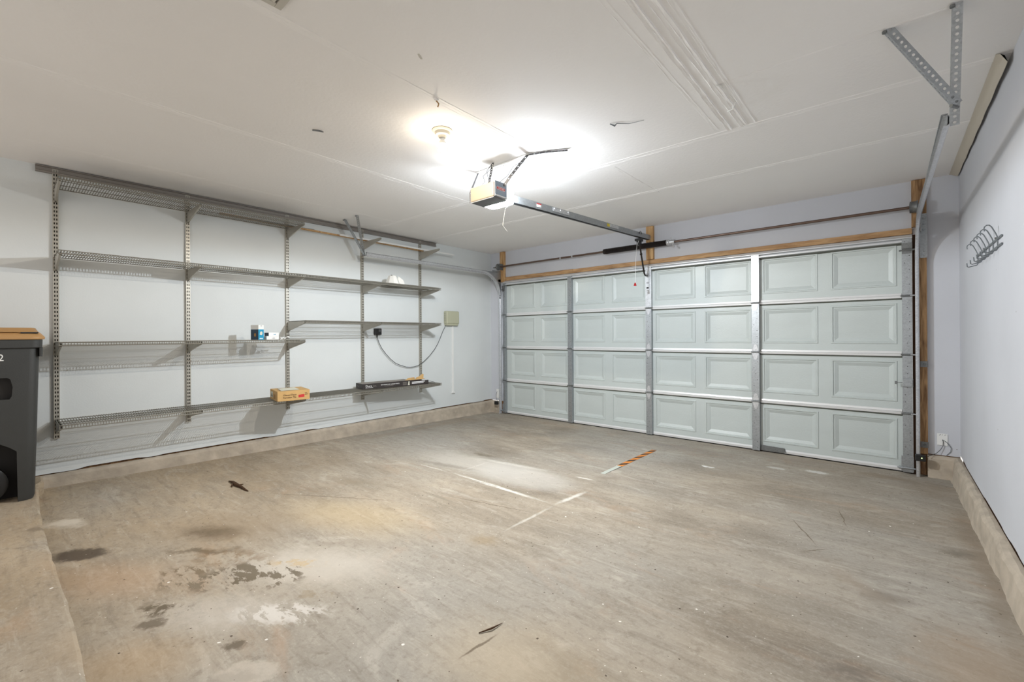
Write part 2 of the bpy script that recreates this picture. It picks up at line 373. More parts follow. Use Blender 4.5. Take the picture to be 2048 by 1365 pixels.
    def build(s, name, mats, parent=None, smooth=False, bevel=0, seg=2):
        me = bpy.data.meshes.new(name); me.from_pydata(s.v, [], s.f)
        for m in (mats if isinstance(mats, (list, tuple)) else [mats]): me.materials.append(m)
        me.polygons.foreach_set('material_index', s.m)
        if smooth:
            me.polygons.foreach_set('use_smooth', [True]*len(s.f))
        me.update(); me.validate()
        o = bpy.data.objects.new(name, me); C.objects.link(o)
        if parent:
            o.parent = parent; o.matrix_parent_inverse = Matrix.Identity(4)
            o.location = -V(parent.location)
        if bevel:
            bv = o.modifiers.new('bevel', 'BEVEL'); bv.width = bevel; bv.segments = seg; bv.limit_method = 'ANGLE'; bv.angle_limit = math.radians(40)
        if smooth:
            me.set_sharp_from_angle(angle=math.radians(40))
        return o

def tag(o, label=None, cat=None, group=None, kind=None):
    if label: o['label'] = label
    if cat: o['category'] = cat
    if group: o['group'] = group
    if kind: o['kind'] = kind
    return o
def thing(name, loc, label, cat, group=None, kind=None):
    o = bpy.data.objects.new(name, None); C.objects.link(o); o.location = loc; o.empty_display_size = .05
    return tag(o, label, cat, group, kind)
def text(s, size, org, right, up, m, name, parent, ext=.0006, align='LEFT', squeeze=1.0):
    cu = bpy.data.curves.new(name, 'FONT'); cu.body = s; cu.size = size; cu.extrude = ext; cu.align_x = align; cu.resolution_u = 3
    tmp = bpy.data.objects.new(name+'_tmp', cu); C.objects.link(tmp)
    dg = bpy.context.evaluated_depsgraph_get(); dg.update()
    me = bpy.data.meshes.new_from_object(tmp.evaluated_get(dg)); bpy.data.objects.remove(tmp)
    rt = V(right).normalized(); up = V(up).normalized(); nn = rt.cross(up)
    mt = Matrix((rt, up, nn)).transposed().to_4x4(); mt.translation = V(org)
    me.transform(mt @ Matrix.Diagonal((squeeze, 1, 1, 1)))
    me.materials.clear(); me.materials.append(m); me.name = name
    o = bpy.data.objects.new(name, me); C.objects.link(o)
    if parent: o.parent = parent; o.location = -V(parent.matrix_world.translation if parent.parent else parent.location)
    return o
def sub(o, parent):
    """re-parent a part built in world coordinates below a part (whose origin offset is already applied)"""
    o.parent = parent; o.location = (0, 0, 0); return o

XL, XR, YF, ZC, YB = -5.10, .472, 5.40, 2.66, -1.7
def fz(y): return .018*(5.4-y)

# ------------------------------------------------------------------ floor, slab, curbs
n = MB(); n.add([(-5.2, .10, fz(.10)), (.6, .10, fz(.10)), (.6, 5.55, fz(5.4)-.003), (-5.2, 5.55, fz(5.4)-.003),
                 (-5.2, .10, -.25), (.6, .10, -.25), (.6, 5.55, -.25), (-5.2, 5.55, -.25)],
                [(0, 1, 2, 3), (7, 6, 5, 4), (0, 4, 5, 1), (1, 5, 6, 2), (2, 6, 7, 3), (3, 7, 4, 0)])
fl = tag(n.build('floor', M_floor), 'stained grey and tan concrete garage floor sloping to the door', 'floor', kind='structure')
# raised slab with a slightly wavy worn edge
n = MB(); N_ = 60; top = []
xs = [XL+(XR-XL)*i/N_ for i in range(N_+1)]
ed = [.163+.012*math.sin(x*2.1)+random.uniform(-.003, .003)+(.03 if x < -4.9 else 0) for x in xs]
vv = []
for x, e in zip(xs, ed): vv += [(x, YB, .19), (x, e-.012, .19), (x, e, .180), (x, e+.004, .02)]
ff = []
for i in range(N_):
    for k in range(3): ff.append((i*4+k, (i+1)*4+k, (i+1)*4+k+1, i*4+k+1))
n.add(vv, ff)
tag(n.build('floor_slab', M_floor), 'raised concrete slab edge in the near left corner under the bin', 'slab', kind='structure')
def curb(name, path, outward, label):
    """rough concrete stem wall: path = list of (x, y) along the foot; outward = direction from wall into room"""
    n = MB(); ox, oy = outward; K = max(5, int(math.hypot(path[1][0]-path[0][0], path[1][1]-path[0][1])*16)); prof = [(.0, .19), (.018, .19), (.034, .183), (.047, .165), (.053, .11), (.057, .05), (.064, .012), (.07, -.02)]
    (x0, y0), (x1, y1) = path; vv = []; ff = []
    for i in range(K+1):
        t = i/K; bx = x0+(x1-x0)*t; by = y0+(y1-y0)*t
        for j, (d, z) in enumerate(prof):
            jit = 0 if j in (0,) else random.uniform(-.004, .004)+.004*math.sin(i*.7+j)
            vv.append((bx+ox*(d+jit), by+oy*(d+jit), z+(random.uniform(-.003, .003) if 0 < j < 6 else 0)))
    m_ = len(prof)
    for i in range(K):
        for j in range(m_-1): ff.append((i*m_+j, (i+1)*m_+j, (i+1)*m_+j+1, i*m_+j+1))
    n.add(vv, ff); o = n.build(name, M_curb)
    return tag(o, label, 'curb', kind='structure')
curb('baseboard_left', ((XL, .17), (XL, 5.4)), (1, 0), 'rough concrete curb along the foot of the left wall')
curb('baseboard_right', ((XR, 5.4), (XR, .17)), (-1, 0), 'rough concrete curb along the foot of the right wall')
curb('baseboard_front_right', ((.262, 5.40), (XR, 5.40)), (0, -1), 'short concrete curb between the door track and the right corner')
curb('baseboard_front_left', ((XL, 5.40), (-4.86, 5.40)), (0, -1), 'short concrete curb in the far left corner beside the door track')

# ------------------------------------------------------------------ walls and ceiling
ZB = .197
def ragged(x_or_y0, x_or_y1, z, k=120, amp=.004):
    return [(x_or_y0+(x_or_y1-x_or_y0)*i/k, z+random.choice((0, 0, .0, amp, -amp, .5*amp))) for i in range(k+1)]
def wall_sheet(name, mk, a0, a1, z_lo, z_hi, rag, m, label):
    """drywall sheet with a ragged cut lower edge. mk(a, z, d) -> xyz, d = depth behind the face"""
    n = MB(); k = 110 if rag else 1; vv = []; ff = []
    h = 0
    for i in range(k+1):
        a = a0+(a1-a0)*i/k
        if rag and i % random.choice((3, 5, 8, 9)) == 0: h = random.choice((0, 0, .006, -.003, .010))
        z = z_lo+(h if rag else 0)
        vv += [mk(a, z, 0), mk(a, z_hi, 0), mk(a, z_hi, .10), mk(a, z, .10)]
    for i in range(k):
        for q in ((0, 1), (1, 2), (2, 3), (3, 0)): ff.append((i*4+q[0], (i+1)*4+q[0], (i+1)*4+q[1], i*4+q[1]))
    ff += [(0, 1, 2, 3), (k*4+3, k*4+2, k*4+1, k*4)]
    n.add(vv, ff); o = n.build(name, m)
    return tag(o, label, 'wall', kind='structure')
wall_sheet('wall_left', lambda a, z, d: (XL-d, a, z), 5.5, YB, ZB, ZC, True, M_wall, 'long pale grey left wall behind the metal shelving')
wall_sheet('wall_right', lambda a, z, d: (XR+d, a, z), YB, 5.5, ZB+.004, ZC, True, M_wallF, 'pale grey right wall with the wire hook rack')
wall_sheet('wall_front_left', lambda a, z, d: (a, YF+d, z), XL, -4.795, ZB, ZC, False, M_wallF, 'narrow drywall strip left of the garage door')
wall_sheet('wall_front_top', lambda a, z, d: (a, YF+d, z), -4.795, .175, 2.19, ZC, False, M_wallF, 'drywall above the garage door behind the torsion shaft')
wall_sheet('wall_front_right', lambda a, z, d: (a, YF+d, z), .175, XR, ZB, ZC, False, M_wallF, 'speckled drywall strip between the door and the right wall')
for nm, x0, x1, lb in (('trim_1', -4.92, -4.795, 'dark sill plate under the drywall strip left of the door'), ('trim_2', .175, XR, 'dark sill plate under the drywall strip right of the door')):
    n = MB().box(x0, x1, 5.408, 5.5, 0, ZB+.002); tag(n.build(nm, M_wood_dark), lb, 'trim', kind='structure')
n = MB().box(XL-.03, XL-.02, .1, 5.45, .1, .3).box(XR+.02, XR+.03, .1, 5.45, .1, .3)
tag(n.build('trim_3', M_wood_dark), 'dark plate behind the lower edge of the drywall', 'trim', kind='structure')
n = MB().box(-4.9, -4.795, 5.44, 5.49, 0, 2.3).box(.175, .28, 5.44, 5.49, 0, 2.3).box(-4.9, .28, 5.44, 5.49, 2.10, 2.3).box(-4.9, .28, 5.445, 5.60, -.1, -.004)  # unseen frame and sill added to block world light at the door gaps
tag(n.build('trim_4', M_wood_dark), 'unseen outer stop added behind the garage door edges against light leaks', 'trim', kind='structure')

n = MB().box(XL-.1, XR+.1, YB, 5.5, ZC, ZC+.1)
def seam(x0, y0, x1, y1, w=.05, h=.0035, jag=.002):
    a = V((x0, y0, 0)); b = V((x1, y1, 0)); d = (b-a); Ln = d.length; d.normalize(); s_ = V((-d.y, d.x, 0)); K = max(2, int(Ln/.06)); vv = []; ff = []
    prof = [(-1, .0), (-.8, .5), (-.72, 1.), (-.1, .62), (0, .9), (.1, .5), (.7, .8), (.8, 1.), (1, 0)]
    for i in range(K+1):
        p = a+d*(Ln*i/K)
        for q, hh in prof:
            wob = random.uniform(-jag, jag)
            pp = p+s_*(q*w/2+wob); vv.append((pp.x, pp.y, ZC+.0005-hh*h*.6*random.uniform(.6, 1.2)))
    m_ = len(prof)
    for i in range(K):
        for j in range(m_-1): ff.append((i*m_+j, (i+1)*m_+j, (i+1)*m_+j+1, i*m_+j+1))
    n.add(vv, ff, 1)
seam(-1.99, YB, -1.99, 2.62, .06, .004); seam(-3.30, YB, -3.29, 3.12, .07, .005); seam(-4.52, .1, -4.5, 3.12, .05, .003)
seam(-5.08, 3.10, XR, 3.26, .06, .006); seam(-5.08, 4.0, XR, 4.13, .06, .006)
seam(-.80, .2, -.80, 3.20, .035, .012); seam(-.745, .2, -.715, 3.20, .05, .010); seam(-.69, .2, -.655, 3.20, .03, .005); seam(-.90, .2, -.87, 3.15, .03, .003)
seam(-1.70, 3.28, -1.68, 4.16, .025, .004); seam(-1.95, 3.05, -1.95, 3.2, .02, .003)
seam(-.70, 2.585, .20, 2.62, .012, .003)
tag(n.build('ceiling', [M_ceil, M_seam], smooth=False), 'white painted drywall ceiling with taped seams', 'ceiling', kind='structure')
# drywall tape peeling along the right ceiling edge
n = MB(); K = 40; vv = []; ff = []
for i in range(K+1):
    y = 3.215+(5.39-3.215)*i/K; e = (1-i/K)
    o1 = .055+.01*math.sin(i*.5); drop = .030+.02*e+.004*math.sin(i*.9)
    for (dx, dz) in ((-.060, .001), (-.045, .004), (-.032, .014), (-.010-.012*e, drop), (-.008-.012*e, drop+.0015), (-.030, .0165), (-.045, .0065), (-.060, .0025)):
        vv.append((XR+dx, y, ZC-dz))
for i in range(K):
    for j in range(8): ff.append((i*8+j, (i+1)*8+j, (i+1)*8+(j+1) % 8, i*8+(j+1) % 8))
ff += [tuple(range(8)), tuple(reversed(range(K*8, K*8+8)))]
n.add(vv, ff)
M_tape = mat('shaded_paper_tape', (196, 188, 174), rough=.85, bump=.3, bscale=30)  # grey-tan colour carries the shade of the tape's tilted underside
tag(n.build('peeling_drywall_tape', M_tape, smooth=True), 'strip of drywall tape peeling off where ceiling meets right wall', 'tape')

# ------------------------------------------------------------------ garage door
door = thing('door_1', (-2.31, 5.42, 0), 'white sectional garage door with raised panels and steel stiles', 'garage door', kind='structure')
DX0, DX1 = -4.79, .170; SH = .535; Z0 = .012
def section(k):
    n = MB(); z0 = Z0+k*SH; z1 = z0+SH-.004; y = 5.40
    pcs = [-.183-.6035*i for i in range(8)][::-1]
    bounds = [DX0]+[(pcs[i]+pcs[i+1])/2 for i in range(7)]+[DX1]
    rings = [(0, 0), (.005, -.006), (.015, -.006), (.021, .004), (.029, .004), (.060, .018)]
    zc = z0+.285; hz = .190; hx = .250
    for i, pc in enumerate(pcs):
        cx0, cx1 = bounds[i], bounds[i+1]
        loops = [[(cx0, y, z0), (cx1, y, z0), (cx1, y, z1), (cx0, y, z1)]]
        for d, dy in rings:
            loops.append([(pc-hx+d, y+dy, zc-hz+d), (pc+hx-d, y+dy, zc-hz+d), (pc+hx-d, y+dy, zc+hz-d), (pc-hx+d, y+dy, zc+hz-d)])
        vv = [p for l in loops for p in l]; ff = []
        for a in range(len(loops)-1):
            for q in range(4): ff.append((a*4+q, a*4+(q+1) % 4, a*4+4+(q+1) % 4, a*4+4+q))
        b_ = (len(loops)-1)*4; ff.append((b_, b_+1, b_+2, b_+3)); n.add(vv, ff)
    n.add([(DX0, y, z0), (DX1, y, z0), (DX1, y+.035, z0), (DX0, y+.035, z0), (DX0, y, z1), (DX1, y, z1), (DX1, y+.035, z1), (DX0, y+.035, z1)],
          [(0, 3, 2, 1), (4, 5, 6, 7), (1, 2, 6, 5), (2, 3, 7, 6), (3, 0, 4, 7)])
    return n.build('door_section', M_door, door)
secs = [section(k) for k in range(4)]
STX = [(-4.79, -4.744), (-3.530, -3.461), (-2.346, -2.271), (-1.133, -1.060), (.100, .168)]
JZ = [Z0+SH*k for k in (1, 2, 3)]
for k in range(4):
    z0 = Z0+k*SH+(.0 if k == 0 else .010); z1 = Z0+(k+1)*SH-.012
    for i, (a, b) in enumerate(STX):
        n = MB(); n.box(a, b, 5.352, 5.356, z0, z1).box(a, a+.004, 5.356, 5.402, z0, z1).box(b-.004, b, 5.356, 5.402, z0, z1)
        cx = (a+b)/2
        for zz in [z0+.03+j*(z1-z0-.06)/7 for j in range(8)]:
            n.lathe([(.0035, 0), (.0035, .0012)], (cx+random.choice((-.016, .016, 0)), 5.3525, zz), (0, -1, 0), 8, 1)
        n.build('stile', [M_galv2 if (i in (2, 3) and k == 3) else M_galv, M_uprd], door)
    # bright joint strip at the foot of each section, one per bay
    for i in range(4):
        a = STX[i][1]+.004; b = STX[i+1][0]-.004; zz = Z0+k*SH
        if k: n = MB().prism([(0, -.022), (-.012, -.020), (-.014, -.004), (-.006, 0), (-.014, .006), (-.010, .022), (0, .026)], (a, 5.402, zz+.004), (0, 1, 0), (0, 0, 1), b-a)
        else: n = MB().prism([(0, .0), (-.014, .0), (-.016, .022), (-.006, .034), (0, .036)], (a, 5.402, zz), (0, 1, 0), (0, 0, 1), b-a)
        n.build('joint_strip' if k else 'bottom_retainer', M_zinc, door)
for zz in JZ:
    for i, (a, b) in enumerate(STX):
        cx = (a+b)/2; w_ = .028 if 0 < i < 4 else .033
        n = MB(); sh = [(-w_, 0), (-w_, .022), (-.016, .060), (-.008, .078), (.008, .078), (.016, .060), (w_, .022), (w_, 0)]
        n.prism(sh, (cx, 5.351, zz+.006), (1, 0, 0), (0, 0, 1), .003)
        n.prism([(p[0], -p[1]) for p in sh][::-1], (cx, 5.351, zz-.006), (1, 0, 0), (0, 0, 1), .003)
        for dz in (.030, .062, -.030, -.062): n.lathe([(.006, 0), (.005, .004)], (cx, 5.349, zz+dz), (0, -1, 0), 8)
        h = n.build('hinge', M_galv2 if i in (2, 3) else M_galv, door)
        n = MB().tube([(cx-w_-.012, 5.342, zz), (cx+w_+.012, 5.342, zz)], .0075, 10); n.box(cx-w_, cx+w_, 5.346, 5.354, zz-.010, zz+.010)
        sub(n.build('hinge_pin', M_dgalv, door), h)
        if i in (0, 4):
            s_ = -1 if i == 0 else 1
            n = MB().tube([(cx+s_*.02, 5.330, zz), (cx+s_*(.060 if i else .050), 5.330, zz)], .0055, 8)
            n.build('roller', M_galv2, door)
# top and bottom fixtures at both end stiles
for i, s_ in ((0, -1), (4, 1)):
    a, b = STX[i]; cx = (a+b)/2
    n = MB().box(a-.002, b+.002, 5.330, 5.352, 2.045, 2.095).tube([(a-.02, 5.345, 2.03), (b+.020 if s_ > 0 else b, 5.335, 2.03)], .008, 8).box(a, b, 5.345, 5.351, 2.0, 2.095)
    n.build('top_fixture', M_dgalv, door)
    n = MB().box(a-.012, b+.004, 5.342, 5.351, .02, .16).tube([(a-.04, 5.332, .055), (b+.015 if s_ > 0 else b, 5.332, .055)], .007, 8).tube([(a-.03, 5.328, .055), (a+.0, 5.328, .055)], .013, 8)
    n.build('bottom_bracket', M_galv, door)
M_jshade = mat('joint_shadow_line', (84, 86, 78), rough=.9)  # dark strips painting the shadow line under the joints and the strut
for zz in JZ: MB().box(DX0+.002, DX1-.002, 5.3965, 5.3998, zz-.031, zz-.014).build('joint_shadow_line', M_jshade, door)
MB().box(DX0+.002, DX1-.002, 5.3965, 5.3998, 2.086, 2.106).build('joint_shadow_line', M_jshade, door)
# strut across the top section
n = MB().prism([(0, .002), (-.022, .002), (-.060, -.028), (-.060, -.034), (-.022, -.042), (-.020, -.050), (-.046, -.054), (-.046, -.064), (0, -.068)], (DX0+.0, 5.40, 2.172), (0, 1, 0), (0, 0, 1), DX1-DX0)
n.build('reinforcing_strut', mat('bright_strut', (214, 216, 218), rough=.4, metal=.3), door)
# lock latch on the right-hand end stile, with its rod
n = MB().box(.098, .171, 5.335, 5.351, .79, .865).box(.104, .166, 5.329, 5.336, .80, .855); lk = n.build('lock', M_galv, door, bevel=.002)
n = MB().tube([(.10, 5.338, .828), (.055, 5.338, .826)], .003, 6).box(.046, .062, 5.330, 5.346, .812, .838); sub(n.build('lock_handle', M_dgalv, door), lk)
# lift plate at the foot beside the third stile
n = MB().prism([(0, 0), (.215, -.001), (.215, .050), (0, .056)], (-1.052, 5.385, .016), (1, 0, 0), (0, 0, 1), .004)
n.prism([(0, 0), (.02, 0), (0, .042)], (-.837, 5.384, .02), (1, 0, 0), (0, 0, 1), -.02)
n.build('step_plate', M_dgalv, door, bevel=.001)
n = MB().box(DX0, DX1, 5.395, 5.43, -.006, .014); n.build('rubber_seal', M_seal, door)
# operator bracket on the centre stile
n = MB().box(-2.325, -2.292, 5.335, 5.3515, 1.84, 2.09).box(-2.318, -2.298, 5.315, 5.336, 2.01, 2.06).tube([(-2.33, 5.33, 2.03), (-2.28, 5.33, 2.03)], .008, 8)
ob = n.build('arm_bracket', M_galv2, door)
n = MB().box(-2.323, -2.294, 5.3335, 5.3355, 1.862, 1.882).box(-2.323, -2.294, 5.3335, 5.3355, 1.93, 1.938); sub(n.build('printed_label', M_black, door), ob)

# ------------------------------------------------------------------ lumber round the door
def post(x0, x1, z0, z1, label, m=M_wood, y0=5.362):
    n = MB().box(x0, x1, y0, 5.40, z0, z1); o = n.build('wood_post', m, bevel=.002); return tag(o, label, 'post')
post(-4.860, -4.764, 2.16, ZC-.004, 'short pine post under the ceiling at the far left of the door')
post(-2.338, -2.243, 2.236, ZC-.004, 'pine block above the middle of the door holding the opener rail')
n = MB().prism([(.193, ZB), (.266, ZB), (.266, ZC-.003), (.167, ZC-.003), (.167, 2.236), (.193, 2.236)], (0, 5.40, 0), (1, 0, 0), (0, 0, 1), .038)
tag(n.build('wood_post', wood('jamb_lumber', (188, 150, 106), (112, 80, 50), (5, 5, .5)), bevel=.002), 'full height pine jamb post behind the right door track', 'post')
n = MB().box(.1705, .1925, 5.384, 5.40, .0, 2.17); tag(n.build('trim_5', mat('jamb_edge_shade', (74, 50, 32), rough=.8)), 'wooden jamb edge in painted shade between the door and its right track', 'trim', kind='structure')  # dark colour stands for shade on the jamb wood beside the track
n = MB().box(-4.762, -3.45, 5.376, 5.40, 2.178, 2.236).box(-3.448, .170, 5.376, 5.40, 2.178, 2.232)
tag(n.build('header_board', M_woodx, bevel=.001), 'long thin pine header board across the top of the garage door', 'board')

# ------------------------------------------------------------------ torsion shaft, spring, drums
sh = thing('torsion_shaft', (-2.3, 5.30, 2.40), 'brown steel torsion bar with black spring above the garage door', 'torsion shaft')
MB().tube([(-4.90, 5.30, 2.402), (.225, 5.30, 2.402)], .0135, 14).build('shaft', M_shaft, sh, smooth=True)
n = MB(); pts = []; T = 66
for i in range(T*10+1):
    a = 2*math.pi*i/10; pts.append((-2.862+.82*i/(T*10), 5.30+.031*math.cos(a), 2.402+.031*math.sin(a)))
n.tube(pts, .0055, 5); n.tube([(-2.87, 5.30, 2.402), (-2.03, 5.30, 2.402)], .027, 14); n.build('spring', M_spring, sh, smooth=True)
for x0, x1 in ((-2.905, -2.862), (-2.045, -2.03)):
    MB().lathe([(.034, 0), (.036, x1-x0)], (x0, 5.30, 2.402), (1, 0, 0), 18).build('spring_collar', M_spring if x0 < -2.5 else M_galv2, sh, smooth=True)
n = MB().lathe([(.036, 0), (.036, .014), (.026, .02), (.024, .06), (.030, .062), (.030, .08)], (-2.03, 5.30, 2.402), (1, 0, 0), 16)
n.tube([(-1.975, 5.30, 2.402), (-1.965, 5.27, 2.345)], .006, 6).tube([(-1.985, 5.30, 2.40), (-1.99, 5.28, 2.46)], .006, 6).tube([(-1.96, 5.255, 2.34), (-1.94, 5.255, 2.34)], .014, 8)
n.build('winding_cone', M_galv2, sh, smooth=True)
for x, s_ in ((-4.825, -1), (.180, 1)):
    n = MB().lathe([(.030, -.03), (.052, -.026), (.050, -.018), (.050, .014), (.055, .02), (.046, .024), (.02, .03)], (x, 5.30, 2.402), (s_, 0, 0), 24)
    n.build('cable_drum', M_dgalv, sh, smooth=True)
MB().tube([(-4.945, 5.30, 2.402), (-4.90, 5.30, 2.402)], .010, 10).build('shaft_end', M_dgalv, sh, smooth=True)
for x in (-4.79, .205):
    n = MB().box(x-.003, x+.003, 5.26, 5.36, 2.348, 2.45).lathe([(.022, -.008), (.022, .008)], (x, 5.30, 2.402), (1, 0, 0), 14); n.build('bearing_plate', M_dgalv, sh)
for x in (-3.62, -3.42):
    MB().lathe([(.016, 0), (.016, .02)], (x, 5.30, 2.402), (1, 0, 0), 10).build('set_collar', M_galv2, sh)

# ------------------------------------------------------------------ tracks
def arc(x, yv, zt, rad, y_end, z_start, k=14):
    p = [(x, yv, z_start), (x, yv, (z_start+zt-rad)/2), (x, yv, zt-rad)]
    for i in range(1, k+1):
        a = math.pi/2*i/k; p.append((x, yv-rad+rad*math.cos(a), zt-rad+rad*math.sin(a)))
    p.append((x, (yv-rad+y_end)/2, zt)); p.append((x, y_end, zt)); return p
def track(xc, s_, label):
    """s_ = +1 web on the +x side"""
    t = thing('door_track', (xc, 5.3, 0), label, 'door track', 'galvanised tracks of the garage door')
    W_, H_, th = .026, .052, .0025; spl = lambda y: .016*s_*(5.31-y)/2.4
    # C channel: rounded outside web, two lips pointing into the door opening
    pr = []
    for k in range(9):
        a = -math.pi/2+math.pi*k/8; pr.append((s_*(.004+.010*math.cos(a)), .020*math.sin(a)+(.004 if k > 4 else (-.004 if k < 4 else 0))))
    pr = [(-s_*.013, -.026)]+[(s_*(.002+.012*math.cos(a)), .026*math.sin(a)) for a in [-math.pi/2+math.pi*k/8 for k in range(9)]]+[(-s_*.013, .026)]
    inner = [(p[0]*.80-s_*.001, p[1]*.88) for p in pr]; inner[0] = (-s_*.013, -.023); inner[-1] = (-s_*.013, .023)
    prof = pr+inner[::-1]
    MB().sweep(prof, [(xc, 5.31, fz(5.3)), (xc, 5.31, 1.0), (xc, 5.31, 2.0)], (1, 0, 0)).build('vertical_track', M_galv2, t, smooth=True)
    pts = arc(xc, 5.31, 2.282, .385, 2.88, 1.99)
    MB().sweep(prof, [(p[0]+(spl(p[1]) if s_ > 0 else 0), p[1]-(-.03 if i == len(pts)-1 else 0), p[2]) for i, p in enumerate(pts)], (1, 0, 0)).build('horizontal_track', M_galv2, t, smooth=True)
    n = MB(); xo = xc+s_*.016
    n.box(min(xo, xo+s_*.003), max(xo, xo+s_*.003), 2.90, 5.36, 2.268, 2.312).box(min(xc-.004, xo), max(xc-.004, xo), 2.90, 5.30, 2.309, 2.312)
    n.build('reinforcing_angle', M_galv, t)
    # flag bracket against the jamb
    xa = xc+s_*.018; lo, hi = min(xa, xa+s_*.052), max(xa, xa+s_*.052)
    n = MB().box(lo, hi, 5.356, 5.361, 1.95, 2.344).box(min(xa, xa+s_*.003), max(xa, xa+s_*.003), 5.16, 5.36, 2.16, 2.34).box(min(xa, xa+s_*.003), max(xa, xa+s_*.003), 5.30, 5.36, 1.95, 2.2)
    for zz in (1.975, 2.01, 2.20, 2.25, 2.30): n.lathe([(.008, 0), (.006, .005)], (xa+s_*.030, 5.356, zz), (0, -1, 0), 8)
    n.build('flag_bracket', M_galv, t)
    for zz in (1.0, .28):
        n = MB().box(lo, hi, 5.357, 5.361, zz-.026, zz+.026).box(min(xa, xa+s_*.003), max(xa, xa+s_*.003), 5.31, 5.36, zz-.022, zz+.022)
        n.lathe([(.009, 0), (.007, .006)], (xa+s_*.028, 5.357, zz), (0, -1, 0), 8); n.build('jamb_bracket', M_dgalv, t)
    return t
track(.200, 1, 'curved steel door track on the right side of the garage door')
track(-4.822, -1, 'curved steel door track on the left side crossing the shelving')

def angle(name, a, b, w1, w2, label, wd=.032, grp='perforated ceiling hangers of the door tracks', parent=None):
    n = MB().perf(a, b, w1, wd, rad=.0062); n.perf(a, b, w2, wd, rad=.0062)
    o = n.build(name, M_galv, parent)
    return o
def hanger(loc, label, vert, diag, flips):
    t = thing('track_hanger', loc, label, 'hanger bracket', 'perforated ceiling hangers of the door tracks')
    angle('drop_angle', vert[0], vert[1], flips[0], flips[1], '', parent=t)
    angle('brace_angle', diag[0], diag[1], flips[2], flips[3], '', parent=t)
    MB().tube([V(diag[1])+V((-.012, -.02, .0)), V(diag[1])+V((.012, .02, 0))], .007, 8).build('bolt', M_dgalv, t)
    for e in (vert[0], diag[0]): MB().tube([V(e)+V((0, 0, -.002)), V(e)+V((0, 0, -.012))], .009, 8).build('bolt', M_dgalv, t)
    return t
hanger((.24, 2.7, 2.3), 'perforated steel angle hanger from ceiling to the right track, at upper right',
       ((.212, 2.60, 2.655), (.222, 2.86, 2.235)), ((-.005, 2.62, 2.655), (.232, 2.80, 2.30)),
       ((1, 0, 0), (0, .85, .5), (.7, 0, .7), (0, 1, 0)))
hanger((-4.82, 2.7, 2.3), 'small perforated steel hanger from ceiling to the left track before the shelving',
       ((-4.575, 2.62, 2.655), (-4.826, 2.85, 2.27)), ((-4.846, 2.62, 2.655), (-4.806, 2.85, 2.26)),
       ((.8, 0, .6), (0, 1, .2), (1, 0, 0), (0, 1, .4)))

# ------------------------------------------------------------------ opener
op = thing('door_opener', (-2.3, 2.42, 2.30), 'ceiling hung garage door opener with glowing lens and long rail', 'garage door opener')
n = MB().box(-2.425, -2.178, 2.343, 2.487, 2.300, 2.412); n.build('motor_cover', M_cream, op, bevel=.010, seg=3)
MB().box(-2.430, -2.424, 2.352, 2.487, 2.304, 2.416).build('side_panel', M_ogrey, op, bevel=.002)
n = MB().box(-2.180, -2.174, 2.352, 2.487, 2.304, 2.420); sp = n.build('side_panel', M_ogrey, op, bevel=.002)
n = MB().box(-2.178, -2.172, 2.352, 2.487, 2.309, 2.318); sub(n.build('silver_stripe', M_white, op), sp)
n = MB().prism([(.012*math.cos(a)+(.036 if math.cos(a) > 0 else -.036), .012*math.sin(a)) for a in [2*math.pi*k/20+.01 for k in range(20)]], (-2.1738, 2.415, 2.368), (0, 1, 0), (0, 0, 1), .001)
lg = n.build('logo_plate', M_wht, op)
n = MB().prism([(.0095*math.cos(a)+(.036 if math.cos(a) > 0 else -.036), .0095*math.sin(a)) for a in [2*math.pi*k/20+.01 for k in range(20)]], (-2.1730, 2.415, 2.368), (0, 1, 0), (0, 0, 1), .001)
sub(n.build('logo_ground', M_redt, op), lg)
tx = text('GENIE', .017, (-2.1715, 2.415, 2.362), (0, 1, 0), (0, 0, 1), M_wht, 'lettering', None, align='CENTER', squeeze=1.5); tx.parent = lg; tx.location = (0, 0, 0)
tx.location = -V(op.location)-V(lg.location)
n = MB().box(-2.420, -2.183, 2.348, 2.487, 2.296, 2.302); n.build('underside', M_odark, op)
# glowing lens wrapping the far end
n = MB(); pr = [(-.118, 0), (-.118, .080), (-.106, .098), (-.07, .106), (.07, .106), (.106, .098), (.118, .080), (.118, 0)]
n.prism(pr, (-2.302, 2.489, 2.422), (1, 0, 0), (0, 1, 0), .004); n.build('lens_top_shield', M_white, op)  # opaque plate added over the lens to keep its light off the ceiling
n = MB(); n.prism(pr, (-2.302, 2.489, 2.297), (1, 0, 0), (0, 1, 0), .123); n.build('light_lens', M_lens, op, bevel=.008, seg=3)
